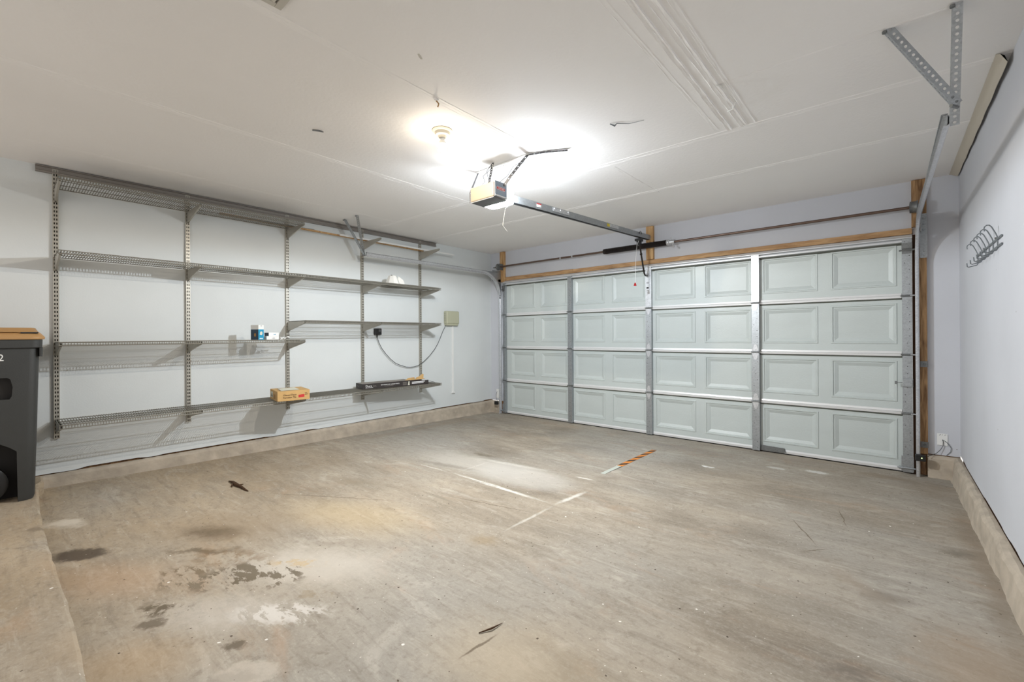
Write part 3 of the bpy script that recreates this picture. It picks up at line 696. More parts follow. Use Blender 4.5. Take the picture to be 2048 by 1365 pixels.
# rail: a C section from motor to header post, rising toward the door
n = MB(); a0 = V((-2.30, 2.56, 2.375)); a1 = V((-2.30, 5.345, 2.512))
d = (a1-a0).normalized()
prr = [(-.022, -.028), (-.022, .028), (.022, .028), (.022, -.028), (.019, -.028), (.019, .025), (-.019, .025), (-.019, -.028)]
n.sweep([(a, b) for a, b in prr], [a0, a0+(a1-a0)*.34, a0+(a1-a0)*.66, a1], (1, 0, 0)); n.bar(a0+V((.018, 0, -.026)), a1+V((.018, 0, -.026)), .012, .006); n.bar(a0+V((-.018, 0, -.026)), a1+V((-.018, 0, -.026)), .012, .006)
rail = n.build('rail', M_galv, op)
n = MB().bar(a0+V((0, 0, -.028)), a1+V((0, 0, -.028)), .020, .014); sub(n.build('drive_belt', M_black, op), rail)
for t0, ln in ((.24, .26), (.62, .20)):
    p = a0+(a1-a0)*t0; q = p+d*ln
    n = MB().bar(p+V((.0245, 0, .006)), q+V((.0245, 0, .006)), .003, .036)
    for e in (.02, ln-.02, ln*.45): n.lathe([(.009, 0), (.006, .007)], p+d*e+V((.026, 0, .012)), (1, 0, 0), 8)
    sub(n.build('splice_plate', M_galv2, op), rail)
for t0, m_ in ((.155, M_redt), (.60, M_yel)):
    p = a0+(a1-a0)*t0; n = MB().bar(p+V((.0235, 0, .004)), p+d*.06+V((.0235, 0, .004)), .0015, .030, mi=0)
    if m_ is M_redt: n = MB().bar(p+V((.0235, 0, .014)), p+d*.06+V((.0235, 0, .014)), .0015, .010).bar(p+V((.0235, 0, -.002)), p+d*.06+V((.0235, 0, -.002)), .0015, .022, mi=1)
    sub(n.build('warning_sticker', [m_, M_wht], op), rail)
n = MB().box(-2.322, -2.278, 5.335, 5.362, 2.485, 2.535).tube([(-2.33, 5.345, 2.51), (-2.27, 5.345, 2.51)], .007, 8); n.build('header_bracket', M_galv2, op)
n = MB().box(-2.332, -2.268, 5.02, 5.12, 2.420, 2.448).box(-2.318, -2.282, 5.045, 5.105, 2.37, 2.422)
loopp = [(-2.27, 5.05+.03*math.cos(a), 2.50+.035*math.sin(a)) for a in [math.pi*k/8 for k in range(9)]]
tl = n.build('trolley', M_black, op); sub(MB().tube(loopp, .003, 6).build('trolley_loop', M_black, op), tl)
n = MB().tube([(-2.30, 5.085, 2.395), (-2.30, 5.12, 2.30), (-2.302, 5.19, 2.12), (-2.304, 5.225, 2.045), (-2.306, 5.26, 2.022), (-2.308, 5.33, 2.03)], .0105, 8); n.tube([(-2.285, 5.125, 2.27), (-2.312, 5.125, 2.27)], .009, 8)
n.build('door_arm', M_spring, op)
n = MB().tube([(-2.285, 5.03, 2.42), (-2.29, 4.99, 2.36), (-2.295, 4.968, 2.2), (-2.30, 4.966, 1.905)], .0022, 6); rc = n.build('release_cord', M_white, op)
n = MB().prism([(-.016, 0), (.016, 0), (.014, .010), (.005, .036), (-.005, .036), (-.014, .010)], (-2.308, 4.966, 1.868), (.7, .7, 0), (0, 0, 1), .012)
sub(n.build('release_handle', M_red, op), rc)
# hanging straps (bent perforated strip), wires
M_strap = mat('dull_strap_steel', (76, 76, 78), rough=.6, metal=.2)
def strap(name, pts, side, parent, wd=.030):
    n = MB()
    for p, q in zip(pts[:-1], pts[1:]):
        sd = V(side); n.perf(V(p)-sd*wd/2, V(q)-sd*wd/2, side, wd, pitch=.04, rad=.0055)
    n.build(name, M_strap, parent)
strap('hanging_strap', [(-2.168, 2.44, 2.395), (-2.13, 2.475, 2.47), (-2.085, 2.565, 2.600), (-2.06, 2.60, 2.652), (-1.95, 2.65, 2.654), (-1.78, 2.74, 2.652)], V((1, 0, -.4)).normalized(), op)
strap('hanging_strap', [(-2.434, 2.36, 2.31), (-2.50, 2.42, 2.42), (-2.616, 2.62, 2.650)], V((1, 0, .4)).normalized(), op)
n = MB().bar((-2.63, 2.61, 2.648), (-2.05, 2.60, 2.648), .022, .003); n.build('ceiling_angle', M_seam, op)
n = MB().perf((-2.39, 2.55, 2.652), (-2.352, 2.45, 2.41), (1, 0, 0), .024, rad=.005); n.build('hanging_strap', M_strap, op)
n = MB().tube([(-1.98, 2.93, 2.655), (-1.85, 2.86, 2.640), (-1.79, 2.955, 2.655)], .003, 6)
W_ = [[(-2.37, 2.54, 2.65), (-2.40, 2.50, 2.58), (-2.34, 2.45, 2.52), (-2.30, 2.43, 2.41)], [(-2.37, 2.54, 2.64), (-2.33, 2.50, 2.55), (-2.28, 2.46, 2.49), (-2.24, 2.44, 2.41)],
      [(-2.36, 2.54, 2.62), (-2.42, 2.48, 2.54), (-2.36, 2.44, 2.47), (-2.40, 2.40, 2.41)], [(-2.37, 2.54, 2.60), (-2.43, 2.46, 2.50), (-2.47, 2.40, 2.415), (-2.42, 2.37, 2.41)],
      [(-2.26, 2.46, 2.43), (-2.20, 2.52, 2.50), (-2.17, 2.56, 2.58), (-2.12, 2.58, 2.60), (-2.08, 2.60, 2.60)], [(-2.36, 2.54, 2.60), (-2.28, 2.56, 2.61), (-2.20, 2.56, 2.60), (-2.14, 2.56, 2.57)]]
for i, wpts in enumerate(W_): MB().tube(wpts, .0028, 6).build('wire', M_wwire if i % 2 else M_wire, op, smooth=True)
n = MB().tube([(-2.182, 2.56, 2.30), (-2.178, 2.47, 2.235), (-2.180, 2.45, 2.15), (-2.184, 2.447, 2.105), (-2.172, 2.485, 2.062)], .0015, 6)
n.build('antenna_wire', M_wwire, op, smooth=True)

# ------------------------------------------------------------------ bulb and ceiling bits
bl = thing('ceiling_lamp', (-2.262, 1.93, ZC), 'bare lit bulb in a porcelain holder on the ceiling', 'ceiling lamp')
n = MB().lathe([(.066, 0), (.068, -.006), (.062, -.013), (.052, -.016), (.047, -.034), (.030, -.040), (.024, -.052)], (-2.262, 1.93, ZC), (0, 0, 1), 28)
n.build('lamp_holder', M_porc, bl, smooth=True)
MB().lathe([(.014, 0), (.014, -.018)], (-2.262, 1.93, ZC-.050), (0, 0, 1), 14).build('bulb_cap', M_galv2, bl, smooth=True)
n = MB().lathe([(.013, 0), (.020, -.012), (.028, -.030)], (-2.262, 1.93, ZC-.066), (0, 0, 1), 20)
n.build('bulb_neck', M_white, bl, smooth=True)
n = MB().lathe([(.028, -.030), (.031, -.046), (.028, -.062), (.018, -.074), (.004, -.079)], (-2.262, 1.93, ZC-.066), (0, 0, 1), 20)
n.build('bulb', M_bulb, bl, smooth=True)

def lamp(name, loc, col, W, rad, parent):
    ld = bpy.data.lights.new(name, 'SPOT'); ld.energy = W; ld.color = col; ld.shadow_soft_size = rad; ld.spot_size = math.radians(180); ld.spot_blend = .12
    o = bpy.data.objects.new(name, ld); C.objects.link(o); o.parent = parent; o.location = V(loc)-V(parent.location); return o
lamp('bulb_light', (-2.262, 1.93, ZC-.150), (1.0, .88, .72), BULB_SPOT, .008, bl)
lamp('lens_light', (-2.302, 2.56, 2.288), (.87, .94, 1.0), LENS_SPOT, .010, op)
vt = thing('ceiling_vent', (-1.75, .6, ZC), 'square louvred vent at the top edge of the ceiling', 'vent')
n = MB()
for a in ((-1.925, -1.575, .74, .768), (-1.925, -1.575, .42, .448), (-1.925, -1.897, .448, .74), (-1.603, -1.575, .448, .74)): n.box(a[0], a[1], a[2], a[3], ZC-.012, ZC)
n.build('vent_frame', M_vent, vt, bevel=.003)
n = MB()
for i in range(9):
    y = .46+i*.031; n.prism([(0, 0), (.022, -.010), (.023, -.008), (.001, .002)], (-1.897, y, ZC-.004), (0, 1, 0), (0, 0, 1), .294)
n.build('louvres', M_vent, vt)
n = MB().prism([(-.005, -.020), (.004, -.022), (.006, .0), (.004, .022), (-.005, .018), (-.007, 0)], (-1.744, 1.349, ZC-.0015), (.85, .5, 0), (-.5, .85, 0), .002)
tag(n.build('gouge_patch', M_vent), 'small dark gouge in the ceiling near the top middle', 'mark')
n = MB().lathe([(.020, 0), (.016, -.008), (.006, -.014)], (-1.985, 1.648, ZC), (0, 0, 1), 9, squash=(1, .7)).tube([(-1.985, 1.648, ZC-.01), (-1.975, 1.66, ZC-.03), (-1.99, 1.665, ZC-.04)], .004, 6, mi=1)
tag(n.build('ceiling_anchor', [M_seam, M_cardd]), 'torn wall anchor on the ceiling seam behind the bulb', 'anchor')
n = MB().tube([(-2.90, 1.352, ZC-.004), (-2.87, 1.385, ZC-.006), (-2.855, 1.405, ZC-.012)], [.005, .006, .003], 6)
tag(n.build('ceiling_nail', M_dgalv), 'small nail lying flat against the ceiling left of the bulb', 'nail')
n = MB().tube([(-1.37, 2.59, ZC-.003), (-1.345, 2.61, ZC-.016), (-1.33, 2.61, ZC-.005), (-1.27, 2.66, ZC-.008), (-1.18, 2.69, ZC-.003)], [.0025, .006, .0025, .0016, .001], 6)
tag(n.build('ceiling_wire', M_gwire), 'short bent wire stub sticking from the ceiling right of the opener', 'wire')
n = MB().tube([(-.70, 2.585, ZC-.006), (-.69, 2.62, ZC-.010), (-.655, 2.74, ZC-.05), (-.70, 2.86, ZC-.03), (-.745, 2.925, ZC-.006)], .0022, 6).tube([(-.715, 2.57, ZC-.002), (-.69, 2.595, ZC-.010)], .005, 6)
tag(n.build('loose_string', M_wwire, smooth=True), 'thin white string drooping from the thick ceiling seam', 'string')

# ------------------------------------------------------------------ shelving
ST = [.284, 1.161, 2.076, 2.995, 3.906]; ORD = ['leftmost', 'second', 'third', 'fourth', 'rightmost']
def upright(i):
    y = ST[i]; z0, z1 = .473, 2.642; w_ = .034; t = thing('shelf_upright', (XL, y, z0), f'{ORD[i]} slotted steel upright on the left wall', 'shelf upright', 'slotted uprights of the wall shelving')
    n = MB(); xf = XL+.026
    for a, b in ((-w_/2, -.0105), (-.0035, .0035), (.0105, w_/2)): n.box(xf-.003, xf, y+a, y+b, z0, z1)
    k = int((z1-z0)/.032); pch = (z1-z0)/k
    for j in range(k+1):
        zc = z0+j*pch; za, zb = max(z0, zc-.0075), min(z1, zc+.0075)
        n.box(xf-.003, xf, y-.0105, y-.0035, za, zb).box(xf-.003, xf, y+.0035, y+.0105, za, zb)
    n.box(XL, xf-.003, y-w_/2, y-w_/2+.003, z0, z1).box(XL, xf-.003, y+w_/2-.003, y+w_/2, z0, z1)
    n.build('slotted_channel', M_upr, t)
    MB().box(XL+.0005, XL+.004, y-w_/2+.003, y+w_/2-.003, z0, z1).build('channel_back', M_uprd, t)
for i in range(5): upright(i)
n = MB().prism([(0, 0), (.030, 0), (.034, .010), (.022, .016), (.022, .040), (.034, .044), (.034, .050), (0, .050)], (XL, .175, 2.603), (1, 0, 0), (0, 0, 1), -4.02)
tag(n.build('top_rail', M_rail), 'long steel hang rail just under the ceiling carrying the uprights', 'rail')

SD = -4.645; PIT = .0158
def wire_shelf(y0, y1, zt, label):
    t = thing('wire_shelf', (-4.85, (y0+y1)/2, zt), label, 'wire shelf', 'ventilated wire shelves on the left wall')
    n = MB(); xb = XL+.045; r_ = .0020; k = int((y1-y0)/PIT)
    for j in range(k+1):
        y = y0+(y1-y0)*j/k
        n.bar((xb, y, zt), (SD, y, zt), 2*r_, 2*r_).bar((SD, y, zt), (SD, y, zt-.024), 2*r_, 2*r_, up=(0, 1, 0))
    n.build('cross_wires', M_shelf, t)
    n = MB(); zr = zt-.0045
    for x, rr in ((xb, .0036), (xb+(SD-xb)*.34, .0032), (xb+(SD-xb)*.68, .0032)): n.tube([(x, y0-.004, zr), (x, y1+.004, zr)], rr, 6)
    n.build('long_rods', M_shelf, t)
    n = MB().tube([(SD+.002, y0-.004, zt), (SD+.002, y1+.004, zt)], .0042, 6).tube([(SD+.002, y0-.004, zt-.025), (SD+.002, y1+.004, zt-.025)], .0042, 6)
    n.build('front_lip', M_shelf, t)
def bracket(i, z, label):
    y = ST[i]; n = MB(); L_ = SD-.008-(XL+.024)
    prof = [(0, 0), (L_-.004, 0), (L_, -.004), (L_, -.018), (L_-.02, -.024), (.03, -.098), (.0, -.105)]
    n.prism(prof, (XL+.024, y+.0065, z), (1, 0, 0), (0, 0, 1), .0022); n.prism(prof, (XL+.024, y-.0043, z), (1, 0, 0), (0, 0, 1), .0022)
    n.bar((XL+.03, y, z-.023), (SD-.006, y, z-.020), .011, .0015).bar((XL+.056, y, z-.096), (SD-.024, y, z-.0255), .011, .0015)
    n.box(XL+.014, XL+.026, y-.0045, y-.002, z-.03, z-.012).box(XL+.014, XL+.026, y-.0045, y-.002, z-.09, z-.07)
    tag(n.build('shelf_bracket', M_upr), label, 'shelf bracket', 'triangular steel shelf brackets on the left wall')
Z1, Z2, Z3, Z3R, Z4 = 2.485, 1.934, 1.250, 1.452, .632
e = .004
wire_shelf(ST[0]-.01, ST[2]-e, Z1, 'topmost wire shelf, below the ceiling rail over the left two bays')
wire_shelf(ST[0]-.01, ST[2]-e, Z2, 'left wire shelf of the second row from the top')
wire_shelf(ST[2]+e, ST[4]+.01, Z2, 'right wire shelf of the second row, holding the white shade')
wire_shelf(ST[0]-.01, ST[2]-e, Z3, 'left middle wire shelf holding the turquoise and white small cartons')
wire_shelf(ST[2]+e, ST[4]+.01, Z3R, 'right middle wire shelf, empty, above the black power adapter')
wire_shelf(ST[0]-.01, ST[2]-e, Z4, 'bottom left wire shelf with the tan tile carton at its end')
wire_shelf(ST[2]+e, ST[4]+.01, Z4, 'bottom right wire shelf carrying the long black flooring carton')
rows = [(Z1, range(5), 'of the top row'), (Z2, range(5), 'of the second row from the top'), (Z3, (0, 1, 2), 'under the shelf with the turquoise carton'),
        (Z3R, (2, 3, 4), 'under the right middle shelf'), (Z4, range(5), 'of the bottom row')]
for z, ids, wh in rows:
    for i in ids: bracket(i, z-.0078, f'shelf bracket {wh}, on the {ORD[i]} upright')

# strips lying along the top brackets
n = MB().bar((-4.975, 1.40, Z1+.0135), (-5.040, 3.93, Z1+.0105), .034, .016); tag(n.build('wood_strip', M_wood, bevel=.002), 'long narrow pine strip laid along the top row of brackets', 'wood strip')
n = MB().bar((-4.945, 1.36, Z1+.0045), (-4.905, 2.30, Z1+.0045), .012, .005); tag(n.build('metal_strip', M_dgalv), 'thin dark metal strip beside the pine strip on the top shelf', 'strip')
n = MB().bar((-4.935, 2.62, Z1+.004), (-4.900, 4.39, Z1-.003), .016, .014).bar((-4.935, 2.62, Z1+.012), (-4.900, 4.39, Z1+.005), .008, .008); tag(n.build('white_trim_strip', M_white), 'slim white trim strip sticking out past the last upright', 'trim strip')

# ------------------------------------------------------------------ items on the shelves
def z_obj(n, name, m, label, cat, grp=None, **k): return tag(n.build(name, m, **k), label, cat, grp)
zt = Z3+.0022
def rbox(n, A, t_, w_, d_, z0, z1, mi=0):
    """upright box with its near corner at A, turned by t_; width w_ to the right, depth d_ toward the wall"""
    ur_ = V((-math.sin(t_), math.cos(t_), 0)); nn_ = V((math.cos(t_), math.sin(t_), 0)); A = V((A[0], A[1], 0))
    p = [A+ur_*a-nn_*d+V((0, 0, z)) for z in (z0, z1) for a, d in ((0, 0), (w_, 0), (w_, d_), (0, d_))]
    return n.add(p, [(0, 3, 2, 1), (4, 5, 6, 7), (0, 1, 5, 4), (1, 2, 6, 5), (2, 3, 7, 6), (3, 0, 4, 7)], mi)
T_ = math.radians(20); ua = V((-math.sin(T_), math.cos(T_), 0)); na = V((math.cos(T_), math.sin(T_), 0))
t = thing('turquoise_carton', (-4.74, 1.66, zt), 'tall white and turquoise carton standing on the left middle shelf', 'carton')
CA = V((-4.712, 1.648, 0))
rbox(MB(), CA, T_, .060, .105, zt, zt+.104).build('carton_body', [M_blue], t, bevel=.001)
rbox(MB(), CA, T_, .060, .105, zt+.1041, zt+.148).build('carton_top', M_white, t, bevel=.001)
n = MB().prism([(-.016, -.014), (-.012, .010), (.0, .020), (.013, .012), (.014, -.008), (.004, -.018)], CA+ua*.030+na*.0004+V((0, 0, zt+.066)), ua, (0, 0, 1), .0008); n.build('printed_flower', M_label, t)
n = MB().prism([(.012, .010), (.048, .010), (.048, .018), (.012, .018)], CA+na*.0004+V((0, 0, zt)), ua, (0, 0, 1), .0008); n.build('printed_band', M_wht, t)
n = MB().prism([(-.006, .003), (.006, .003), (.0, -.005)], CA+ua*.030+na*.0004+V((0, 0, zt+.138)), ua, (0, 0, 1), .0008); n.build('printed_mark', M_black, t)
n = MB().prism([(.002, .0), (.103, .0), (.103, .102), (.002, .102)], CA-ua*.0008+V((0, 0, zt+.001)), -na, (0, 0, 1), .0006); n.build('shaded_side_panel', M_navy, t)  # navy panel paints the shade on the carton's turquoise side
n = MB().prism([(.045+.014*math.cos(a), .050+.018*math.sin(a)) for a in [math.pi*k/8 for k in range(16)]], CA-ua*.0018+V((0, 0, zt)), -na, (0, 0, 1), .0006); n.build('side_emblem', M_cardd, t)
t = thing('small_white_carton', (-4.75, 1.79, zt), 'flat white carton lying lowest of the two right of the turquoise one', 'carton', 'small cartons on the middle shelf')
MB().box(-4.80, -4.722, 1.726, 1.843, zt, zt+.036).build('carton_body', M_white, t, bevel=.001)
text('LED', .014, (-4.7213, 1.78, zt+.012), (0, 1, 0), (0, 0, 1), M_greyc, 'lettering', t)
t = thing('small_navy_carton', (-4.77, 1.78, zt+.036), 'white fronted carton with a navy side, lying on top of the flat white one', 'carton', 'small cartons on the middle shelf')
CB = V((-4.738, 1.752, 0))
rbox(MB(), CB, T_*.5, .105, .075, zt+.0372, zt+.073).build('carton_body', M_white, t, bevel=.001)
ub = V((-math.sin(T_*.5), math.cos(T_*.5), 0)); nb = V((math.cos(T_*.5), math.sin(T_*.5), 0))
n = MB().prism([(.001, .0), (.074, .0), (.074, .034), (.001, .034)], CB-ub*.0008+V((0, 0, zt+.038)), -nb, (0, 0, 1), .0006); n.build('navy_side', M_navy, t)
text('bulb', .013, CB+ub*.05+nb*.0008+V((0, 0, zt+.050)), ub, (0, 0, 1), M_blue, 'lettering', t)
n = MB(); pts = [(-4.76+random.uniform(-.012, .012), 1.868+.012*i, zt+.006+abs(random.uniform(0, .024))) for i in range(9)]
n.tube(pts, [.004, .006, .005, .007, .004, .006, .007, .009, .003], 6); n.box(-4.775, -4.74, 1.862, 1.885, zt, zt+.006)
z_obj(n, 'crumpled_wrapper', M_white, 'crumpled white scrap at the end of the left middle shelf', 'scrap')
# white shade on the second shelf
zt = Z2+.0022
t = thing('plastic_shade', (-4.85, 3.29, zt), 'white plastic shade with a small black knob on the second shelf', 'shade')
n = MB().lathe([(.118, 0), (.120, .004), (.092, .062), (.066, .112), (.058, .122), (.012, .126)], (-4.85, 3.285, zt), n=9, squash=(.75, 1)); n.build('shade_body', M_cap, t)
n = MB().prism([(0, 0), (.10, 0), (.115, .03), (.095, .075), (.02, .118)], (-4.80, 3.32, zt), (0, 1, 0), (0, 0, 1), .004); n.build('shade_flap', M_cap, t)
MB().lathe([(.011, 0), (.012, .006), (.004, .010)], (-4.85, 3.275, zt+.126), n=10).build('knob', M_black, t)

# tan tile carton
zt = Z4+.0044
t = thing('tile_carton', (-4.74, 1.92, zt), 'tan cardboard floor tile carton on the bottom shelf', 'cardboard box')
A = V((-4.585, 1.772, zt+.0006)); B = V((-4.535, 2.068, zt+.0006)); ur = (B-A).normalized(); inn = V((-ur.y, ur.x, 0)); Ln = (B-A).length; H_ = .100; Dp = .335
def obx(n, a0, a1, d0, d1, z0, z1, org=A, mi=0):
    p = [org+ur*a+inn*d+V((0, 0, z)) for z in (z0, z1) for a, d in ((a0, d0), (a1, d0), (a1, d1), (a0, d1))]
    return n.add(p, [(0, 3, 2, 1), (4, 5, 6, 7), (0, 1, 5, 4), (1, 2, 6, 5), (2, 3, 7, 6), (3, 0, 4, 7)], mi)
obx(MB(), 0, Ln, 0, Dp, 0, H_).build('carton_body', M_card, t, bevel=.002)
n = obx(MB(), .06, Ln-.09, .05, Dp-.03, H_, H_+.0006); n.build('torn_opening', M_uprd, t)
n = MB(); f0 = A+ur*.04+inn*.03+V((0, 0, H_+.001))
n.add([f0, f0+ur*.17, f0+ur*.15+inn*.12+V((0, 0, .014)), f0+ur*.0+inn*.16+V((0, 0, .008))], [(0, 1, 2, 3)]); n.add([f0+V((0, 0, .002)), f0+ur*.17+V((0, 0, .002)), f0+ur*.15+inn*.12+V((0, 0, .016)), f0+inn*.16+V((0, 0, .010))], [(0, 1, 2, 3)])
n.build('top_flap', M_label, t)
face = A+(-inn)*.0012
text('Glazed Floor', .026, face+ur*.050+V((0, 0, .050)), ur, (0, 0, 1), M_ink, 'lettering', t, squeeze=.92)
text('Porcelain Tile', .024, face+ur*.050+V((0, 0, .026)), ur, (0, 0, 1), M_ink, 'lettering', t, squeeze=.92)
n = MB().prism([(.193, .026), (.248, .029), (.248, .056), (.193, .053)], A+(-inn)*.0003, ur, (0, 0, 1), .0012); n.build('red_patch', M_redt, t)
n = MB()
for k, (l0, l1) in enumerate(((.252, .280), (.255, .284), (.252, .274))): n.prism([(l0, .050+.009*k), (l1, .0505+.009*k), (l1, .0535+.009*k), (l0, .053+.009*k)], A+(-inn)*.0003, ur, (0, 0, 1), .0010)
n.build('fine_print', M_ink, t)
ln_ = MB(); e0 = A+V((0, 0, 0))-ur*.0012
ln_.add([e0+inn*.195+V((0, 0, .022)), e0+inn*.300+V((0, 0, .022)), e0+inn*.300+V((0, 0, .082)), e0+inn*.195+V((0, 0, .082))], [(0, 1, 2, 3)]); ln_.build('shipping_label', M_label, t)
n = MB()
for k in range(5): n.add([e0-ur*.0005+inn*(.205+.018*k)+V((0, 0, .03)), e0-ur*.0005+inn*(.214+.018*k)+V((0, 0, .03)), e0-ur*.0005+inn*(.214+.018*k)+V((0, 0, .046+.02*(k % 2))), e0-ur*.0005+inn*(.205+.018*k)+V((0, 0, .046+.02*(k % 2)))], [(0, 1, 2, 3)])
n.build('label_print', M_ink, t)
n = MB().add([e0+inn*.09+V((0, 0, .016)), e0+inn*.16+V((0, 0, .016)), e0+inn*.16+V((0, 0, .060)), e0+inn*.09+V((0, 0, .060))], [(0, 1, 2, 3)]); n.build('end_print', M_cardd, t)

# long black flooring carton
t = thing('flooring_carton', (-4.8, 3.25, zt), 'long black flooring carton torn open at its right end, on the bottom shelf', 'cardboard box')
A = V((-4.810, 2.832, zt)); B = V((-4.700, 3.760, zt)); ur = (B-A).normalized(); inn = V((-ur.y, ur.x, 0)); Ln = (B-A).length; H_ = .066; Dp = .200
obx(MB(), 0, Ln*.70, 0, Dp, 0, H_, A).build('carton_body', M_boxblk, t, bevel=.001)
obx(MB(), .002, Ln*.70, .003, Dp-.003, H_+.0002, H_+.0012, A).build('carton_top', M_boxtop, t)
n = obx(MB(), Ln*.70, Ln*.98, 0, .003, 0, .054, A); obx(n, Ln*.70, Ln*.98, Dp-.003, Dp, 0, .060, A); obx(n, Ln*.70, Ln*.98, .003, Dp-.003, 0, .003, A, 1)
n.build('torn_end', [M_boxblk, M_cardd], t)
n = MB(); f0 = A+ur*(Ln*.62)+V((0, 0, H_)); bk = inn*Dp
for poly in ([(0, 0), (.30, .0), (.30, .012), (.02, .012)], [(.03, .012), (.15, .014), (.145, .034), (.05, .030)], [(.165, .012), (.28, .012), (.285, .065), (.265, .072), (.225, .045), (.17, .026)]):
    n.prism(poly, f0+inn*.04+V((0, 0, -.002)), ur, (0, 0, 1), .003)
n.build('cardboard_flap', M_card, t)
n = MB(); g = A+ur*(Ln*.93)
n.add([g+V((0, 0, .05)), g+ur*.15-inn*.01+V((0, 0, .010)), g+ur*.16+inn*.05+V((0, 0, .018)), g+inn*.06+V((0, 0, .052))], [(0, 1, 2, 3), (3, 2, 1, 0)]); n.build('torn_flap', M_boxblk, t)
face = A-inn*.0012
text('Dura', .034, face+ur*.035+V((0, 0, .026)), ur, (0, 0, 1), M_wht, 'lettering', t, ext=.0012, squeeze=1.15)
text('Lux,', .030, face+ur*.128+V((0, 0, .026)), ur, (0, 0, 1), M_boxtop, 'lettering', t, squeeze=.95)
MB().prism([(.035, .014), (.13, .014), (.13, .018), (.035, .018)], A-inn*.0002, ur, (0, 0, 1), .001).build('fine_print', M_wht, t)
text('WATERPROOF LUXURY VINYL', .019, face+ur*.232+V((0, 0, .032)), ur, (0, 0, 1), M_wht, 'lettering', t, squeeze=.98, ext=.001)
MB().prism([(.28, .020), (.40, .020), (.40, .024), (.28, .024)], A-inn*.0002, ur, (0, 0, 1), .001).build('fine_print', M_boxtop, t)
n = MB()
for k in range(4): n.prism([(.535, .012+.011*k), (.59, .012+.011*k), (.59, .017+.011*k), (.535, .017+.011*k)], A-inn*.0002, ur, (0, 0, 1), .001)
n.build('fine_print', M_boxtop, t)
MB().prism([(.605, .006), (.635, .006), (.628, .03), (.632, .052), (.615, .054), (.612, .03)], A-inn*.0002, ur, (0, 0, 1), .001).build('printed_figure', M_label, t)
n = MB()
for k, (l0, l1) in enumerate(((.665, .84), (.665, .86))): n.prism([(l0, .020+.016*k), (l1, .020+.016*k), (l1, .028+.016*k), (l0, .028+.016*k)], A-inn*.0002, ur, (0, 0, 1), .001)
n.build('printed_lines', M_wht, t)
text('Dura', .024, A-ur*.0012+inn*.155+V((0, 0, .026)), -inn, (0, 0, 1), M_greyc, 'lettering', t)

# ------------------------------------------------------------------ left wall fittings
t = thing('irrigation_controller', (XL, 4.47, 1.55), 'beige rounded control box on the left wall near the corner', 'control box')
MB().box(XL, XL+.085, 4.350, 4.600, 1.462, 1.655).build('box_cover', M_beige, t, bevel=.018, seg=4)
MB().box(XL+.004, XL+.070, 4.362, 4.588, 1.438, 1.470).build('box_base', M_beige, t, bevel=.006)
n = MB()
for k in range(5): n.box(XL+.03, XL+.042, 4.3485, 4.3505, 1.50+.028*k, 1.515+.028*k)
n.build('side_vents', M_dgalv, t)
n = MB().box(XL, XL+.016, 4.508, 4.540, .415, 1.44).box(XL, XL+.028, 4.498, 4.550, .395, .420)
z_obj(n, 'cable_duct', M_white, 'slim white cable duct running down below the beige control box', 'cable duct', bevel=.003)
t = thing('power_adapter', (XL, 3.2, 1.34), 'black power adapter plugged in under the right middle shelf', 'power adapter')
MB().box(XL, XL+.055, 3.162, 3.250, 1.300, 1.382).build('adapter_body', M_black, t, bevel=.005)
n = MB()
for k in range(3): n.box(XL+.0551, XL+.056, 3.205, 3.235, 1.34+.012*k, 1.345+.012*k)
n.build('printed_label', M_greyc, t)
MB().tube([(XL+.03, 3.196, 1.305), (XL+.03, 3.196, 1.262)], [.012, .006], 10).build('strain_relief', M_black, t)
cab = [(3.196, 1.262), (3.225, 1.19), (3.262, 1.122), (3.325, 1.045), (3.398, .971), (3.480, .910), (3.572, .874), (3.645, .853), (3.713, .845), (3.785, .848), (3.855, .862), (3.948, .910), (4.055, .990), (4.151, 1.084), (4.212, 1.165), (4.262, 1.255), (4.310, 1.350), (4.368, 1.440)]
MB().tube([(XL+.032, a, b) for a, b in cab], .0042, 8).build('cord', M_wire, t, smooth=True)

# ------------------------------------------------------------------ front wall fittings
t = thing('wall_plate', (.36, YF, .335), 'square white cover plate low on the wall right of the door, trailing thin wires', 'wall plate')
MB().box(.326, .394, YF-.006, YF, .285, .388).build('plate', M_white, t, bevel=.002)
n = MB()
for dx, dz in ((-.018, .04), (-.012, .046), (0, .044), (.016, .042), (.022, .047)): n.box(.36+dx-.002, .36+dx+.002, YF-.0066, YF-.0058, .335+dz-.004, .335+dz+.003)
n.build('chipped_paint', M_greyc, t)
MB().tube([(.360, YF-.008, .337), (.364, YF-.012, .318), (.363, YF-.014, .281), (.345, YF-.02, .245), (.318, YF-.03, .212), (.290, YF-.05, .198), (.262, YF-.075, .185)], .0024, 6).build('sensor_wire', M_wire, t, smooth=True)
MB().tube([(.361, YF-.008, .335), (.380, YF-.012, .322), (.397, YF-.010, .304), (.414, YF-.008, .270), (.412, YF-.006, .238), (.395, YF-.005, .215), (.384, YF-.005, .201)], .0022, 6).build('sensor_wire', M_gwire, t, smooth=True)
t = thing('wall_plate', (-4.95, YF, .30), 'white cover plate in the far left corner beside the door track', 'wall plate')
MB().box(-4.985, -4.925, YF-.006, YF, .235, .385).build('plate', M_white, t, bevel=.002)
MB().tube([(-4.965, YF-.009, .345), (-4.985, YF-.012, .29), (-4.98, YF-.012, .22), (-4.94, YF-.03, .19)], .0024, 6).build('sensor_wire', M_wire, t, smooth=True)
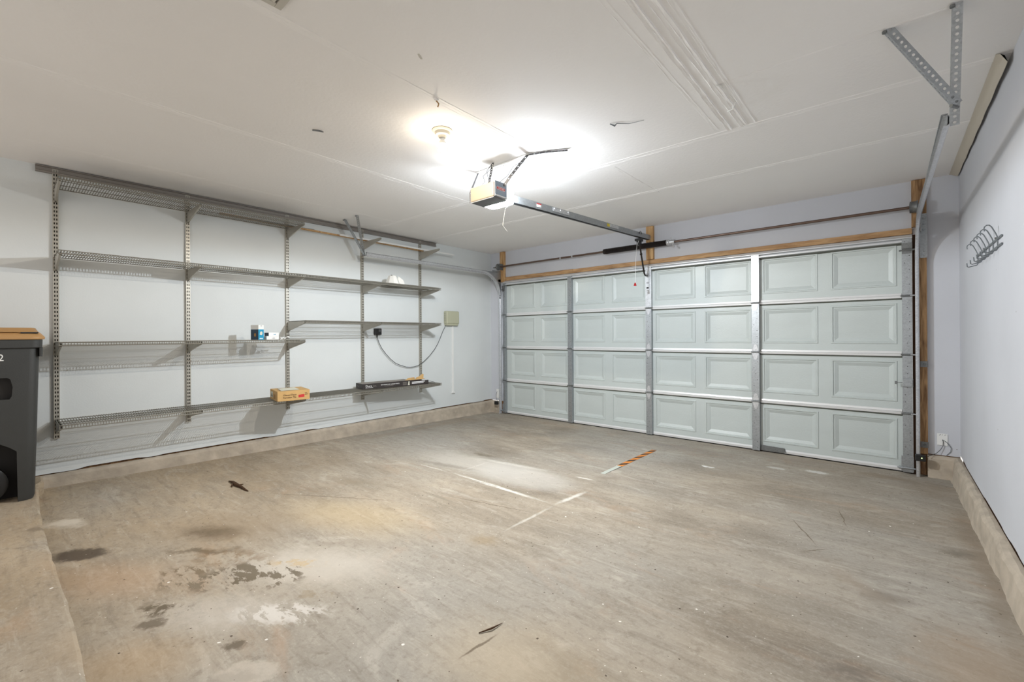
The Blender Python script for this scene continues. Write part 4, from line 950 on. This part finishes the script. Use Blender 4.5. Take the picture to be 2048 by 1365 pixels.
for (x, s_, lb) in ((.178, 1, 'black safety sensor with green light on the right door track'), (-4.898, 1, 'black safety sensor at the foot of the left door track')):
    t = thing('safety_sensor', (x, 5.29, .18), lb, 'sensor', 'door safety sensors')
    MB().box(x, x+.068, 5.245, 5.282, .150, .206).build('sensor_housing', M_black, t, bevel=.006)
    MB().box(x+(.044 if x > 0 else .010), x+(.060 if x > 0 else .030), 5.282, 5.33, .165, .169).build('mounting_arm', M_dgalv, t)
    if x > 0: MB().lathe([(.0040, 0), (.003, .002)], (x+.042, 5.2448, .180), (0, -1, 0), 8).build('indicator_light', M_led, t)

# ------------------------------------------------------------------ hook rack on the right wall
t = thing('hook_rack', (XR, 3.95, 1.78), 'grey wire rack with six double hooks on the right wall', 'hook rack')
n = MB().bar((XR-.005, 3.50, 1.802), (XR-.005, 4.36, 1.802), .006, .010).bar((XR-.005, 3.50, 1.758), (XR-.005, 4.36, 1.758), .006, .010); n.build('rack_bars', M_gwire, t)
for y in (3.618, 3.753, 3.884, 4.007, 4.158, 4.323):
    p = [(-.055, 1.851), (-.0575, 1.864), (-.055, 1.876), (-.047, 1.884), (-.037, 1.883), (-.028, 1.872), (-.012, 1.832), (-.007, 1.815), (-.0055, 1.795), (-.0055, 1.748), (-.010, 1.738), (-.018, 1.736), (-.050, 1.728), (-.056, 1.732), (-.058, 1.756)]
    n = MB().tube([(XR+a, y, z) for a, z in p], .0029, 8); n.build('double_hook', M_gwire, t, smooth=True)
n = MB().lathe([(.007, 0), (.005, .006)], (XR, 3.70, 1.818), (-1, 0, 0), 8).lathe([(.007, 0), (.005, .006)], (XR, 4.11, 1.818), (-1, 0, 0), 8); n.build('screw', M_dgalv, t)

# ------------------------------------------------------------------ wheeled bin
BX = -4.38
bn = thing('wheeled_bin', (-4.72, -.28, .19), 'charcoal wheeled rubbish bin with a tan lid at the left edge', 'rubbish bin')
y0, y1 = -.70, .14
def loop(z, yy0, yy1, xx0, xx1, r_=.05, k=4):
    o = []
    for (cx, cy, a0) in ((xx1-r_, yy1-r_, 0), (xx0+r_, yy1-r_, 90), (xx0+r_, yy0+r_, 180), (xx1-r_, yy0+r_, 270)):
        for j in range(k+1):
            a = math.radians(a0+90*j/k); o.append((cx+r_*math.cos(a), cy+r_*math.sin(a), z))
    return o
def shell(loops, cap=True):
    n = MB(); m_ = len(loops[0]); vv = [p for l in loops for p in l]
    ff = [(i*m_+k, i*m_+(k+1) % m_, (i+1)*m_+(k+1) % m_, (i+1)*m_+k) for i in range(len(loops)-1) for k in range(m_)]
    if cap: ff += [tuple(reversed(range(m_))), tuple(range((len(loops)-1)*m_, len(loops)*m_))]
    n.add(vv, ff); return n
n = shell([loop(.191, -.70, .135, -5.00, BX-.03), loop(.215, -.705, .142, -5.01, BX-.024), loop(.60, -.72, .152, -5.02, BX-.012), loop(1.16, -.735, .165, -5.035, BX), loop(1.216, -.735, .166, -5.035, BX)])
body = n.build('bin_body', M_bin, bn, smooth=True)
# boolean cut for the wheel housing and the grip recess, both really hollow
def cutter(poly, x_in, x_out):
    c = MB().prism(poly, (x_in, 0, 0), (0, 1, 0), (0, 0, 1), x_out-x_in); return c
bmq = bmesh.new()
c1 = cutter([(-.70, .16), (.064, .16), (.060, .53), (.030, .560), (-.012, .590), (-.60, .66), (-.70, .66)], -4.56, -4.30)
c2 = cutter([(-.50, .885), (.030, .880), (.040, .90), (.044, .96), (.034, 1.012), (.020, 1.022), (-.50, 1.03)], -4.43, -4.30)
me_c = []
for cc in (c1, c2):
    mc = bpy.data.meshes.new('cut'); mc.from_pydata(cc.v, [], cc.f); mc.materials.append(M_bin); mc.materials.append(M_binr)
    for p in mc.polygons: p.material_index = 1
    bb = bmesh.new(); bb.from_mesh(mc); bmesh.ops.recalc_face_normals(bb, faces=bb.faces); bb.to_mesh(mc); bb.free()
    oc = bpy.data.objects.new('cut', mc); C.objects.link(oc); me_c.append(oc)
bmq.free()
bb = bmesh.new(); bb.from_mesh(body.data); bmesh.ops.recalc_face_normals(bb, faces=bb.faces); bb.to_mesh(body.data); bb.free()
body.data.materials.append(M_binr)
for oc in me_c:
    md = body.modifiers.new('cut', 'BOOLEAN'); md.operation = 'DIFFERENCE'; md.object = oc; md.solver = 'EXACT'; oc.location = (0, 0, 0)
bpy.context.view_layer.update()
dg = bpy.context.evaluated_depsgraph_get(); dg.update()
nm_ = bpy.data.meshes.new_from_object(body.evaluated_get(dg)); body.modifiers.clear(); body.data = nm_
for oc in me_c: bpy.data.objects.remove(oc)
for p in nm_.polygons: p.use_smooth = True
nm_.set_sharp_from_angle(angle=math.radians(35))
n = shell([loop(1.216, -.75, .176, -5.045, BX+.012), loop(1.220, -.755, .180, -5.05, BX+.018), loop(1.270, -.755, .182, -5.05, BX+.020), loop(1.274, -.75, .180, -5.05, BX+.016)])
n.build('rim', M_bin, bn, smooth=True)
n = shell([loop(1.158, .164, .180, -4.47, BX+.004, .006, 2), loop(1.219, .164, .182, -4.48, BX+.006, .006, 2)]); n.build('handle_hook', M_bin, bn)
n = shell([loop(1.2745, -.765, .190, -5.06, BX+.026, .06), loop(1.285, -.768, .194, -5.06, BX+.028, .06), loop(1.292, -.768, .192, -5.06, BX+.026, .06), loop(1.318, -.755, .172, -5.05, BX+.004, .05), loop(1.324, -.750, .164, -5.05, BX-.006, .05), loop(1.350, -.735, .150, -5.04, BX-.028, .05), loop(1.354, -.72, .14, -5.03, BX-.04, .05)])
lid = n.build('lid', M_lid, bn, smooth=True)
n = MB().box(BX-.05, BX+.0135, .080, .160, 1.3155, 1.3235); sub(n.build('lid_slot', M_binr, bn), lid)
n = MB().box(BX-.06, BX+.012, -.70, .076, 1.3235, 1.3275); sub(n.build('lid_ledge', M_lid, bn), lid)
text('12', .062, (BX+.0012, -.045, 1.135), (0, 1, 0), (0, 0, 1), M_wht, 'painted_number', bn, squeeze=.85)
for y in (-.58,):
    n = MB().lathe([(.02, -.02), (.11, -.025), (.125, -.018), (.125, .018), (.11, .025), (.02, .02)], (-4.47, -.10, .32), (1, 0, 0), 28)
n.build('wheel', M_black, bn, smooth=True)
MB().tube([(-4.52, -.10, .32), (-4.40, -.10, .32)], .012, 10).build('axle', M_dgalv, bn)

# ------------------------------------------------------------------ things on the floor
def tape_z(y): return fz(y)+.0012
t = thing('hazard_tape', (-1.93, 4.2, fz(4.2)), 'strip of orange and black striped tape on the floor before the door', 'tape')
xa = lambda y: -1.945+(y-3.84)*-.012
n = MB(); n.box(-1.972, -1.918, 3.83, 4.64, 0, .0012)
def slope(o):
    for v in o.data.vertices: v.co.z += fz(v.co.y)+.0004
slope_objs = []
o = n.build('tape_strip', M_orange, t)
o.data.vertices.foreach_get
n2 = MB()
for k in range(5):
    y = 3.84+k*.165; n2.add([(-1.972, y, .0016), (-1.918, y+.075, .0016), (-1.918, y+.145, .0016), (-1.972, y+.07, .0016)], [(0, 1, 2, 3)])
o2 = n2.build('black_stripes', M_tblack, t)
n3 = MB().box(-1.968, -1.925, 3.50, 3.825, 0, .0010); o3 = n3.build('bare_backing', M_tback, t)
n4 = MB().add([(-1.925, 3.52, .001), (-1.915, 3.82, .001), (-1.919, 3.82, .003), (-1.925, 3.6, .002)], [(0, 1, 2, 3)]); o4 = n4.build('lifted_edge', M_tblack, t)
for q in (o, o2, o3, o4): slope(q)
st = lambda x, y, h: (x, y, fz(y)+h)
t = thing('fallen_twig', (-4.0, 1.23, fz(1.23)), 'dark broken twig lying on the concrete at the left', 'twig')
MB().tube([st(-4.17, 1.225, .006), st(-4.10, 1.235, .012), st(-4.02, 1.228, .012), st(-3.92, 1.238, .010), st(-3.84, 1.240, .006), st(-3.79, 1.245, .004)], [.004, .010, .015, .010, .007, .003], 8).build('twig_stem', M_stick, t)
n = MB().tube([st(-4.04, 1.225, .012), st(-4.02, 1.200, .010), st(-3.99, 1.195, .005)], [.006, .005, .003], 6).tube([st(-3.98, 1.235, .012), st(-3.96, 1.265, .016)], [.006, .003], 6); n.build('twig_shoot', M_stick, t)
n = MB().tube([st(-1.26, 1.25, .003), st(-1.235, 1.30, .008), st(-1.23, 1.36, .003)], [.002, .004, .001], 6)
z_obj(n, 'dry_leaf_stalk', M_stick, 'tiny dry stalk lying in the middle foreground of the floor', 'stalk')
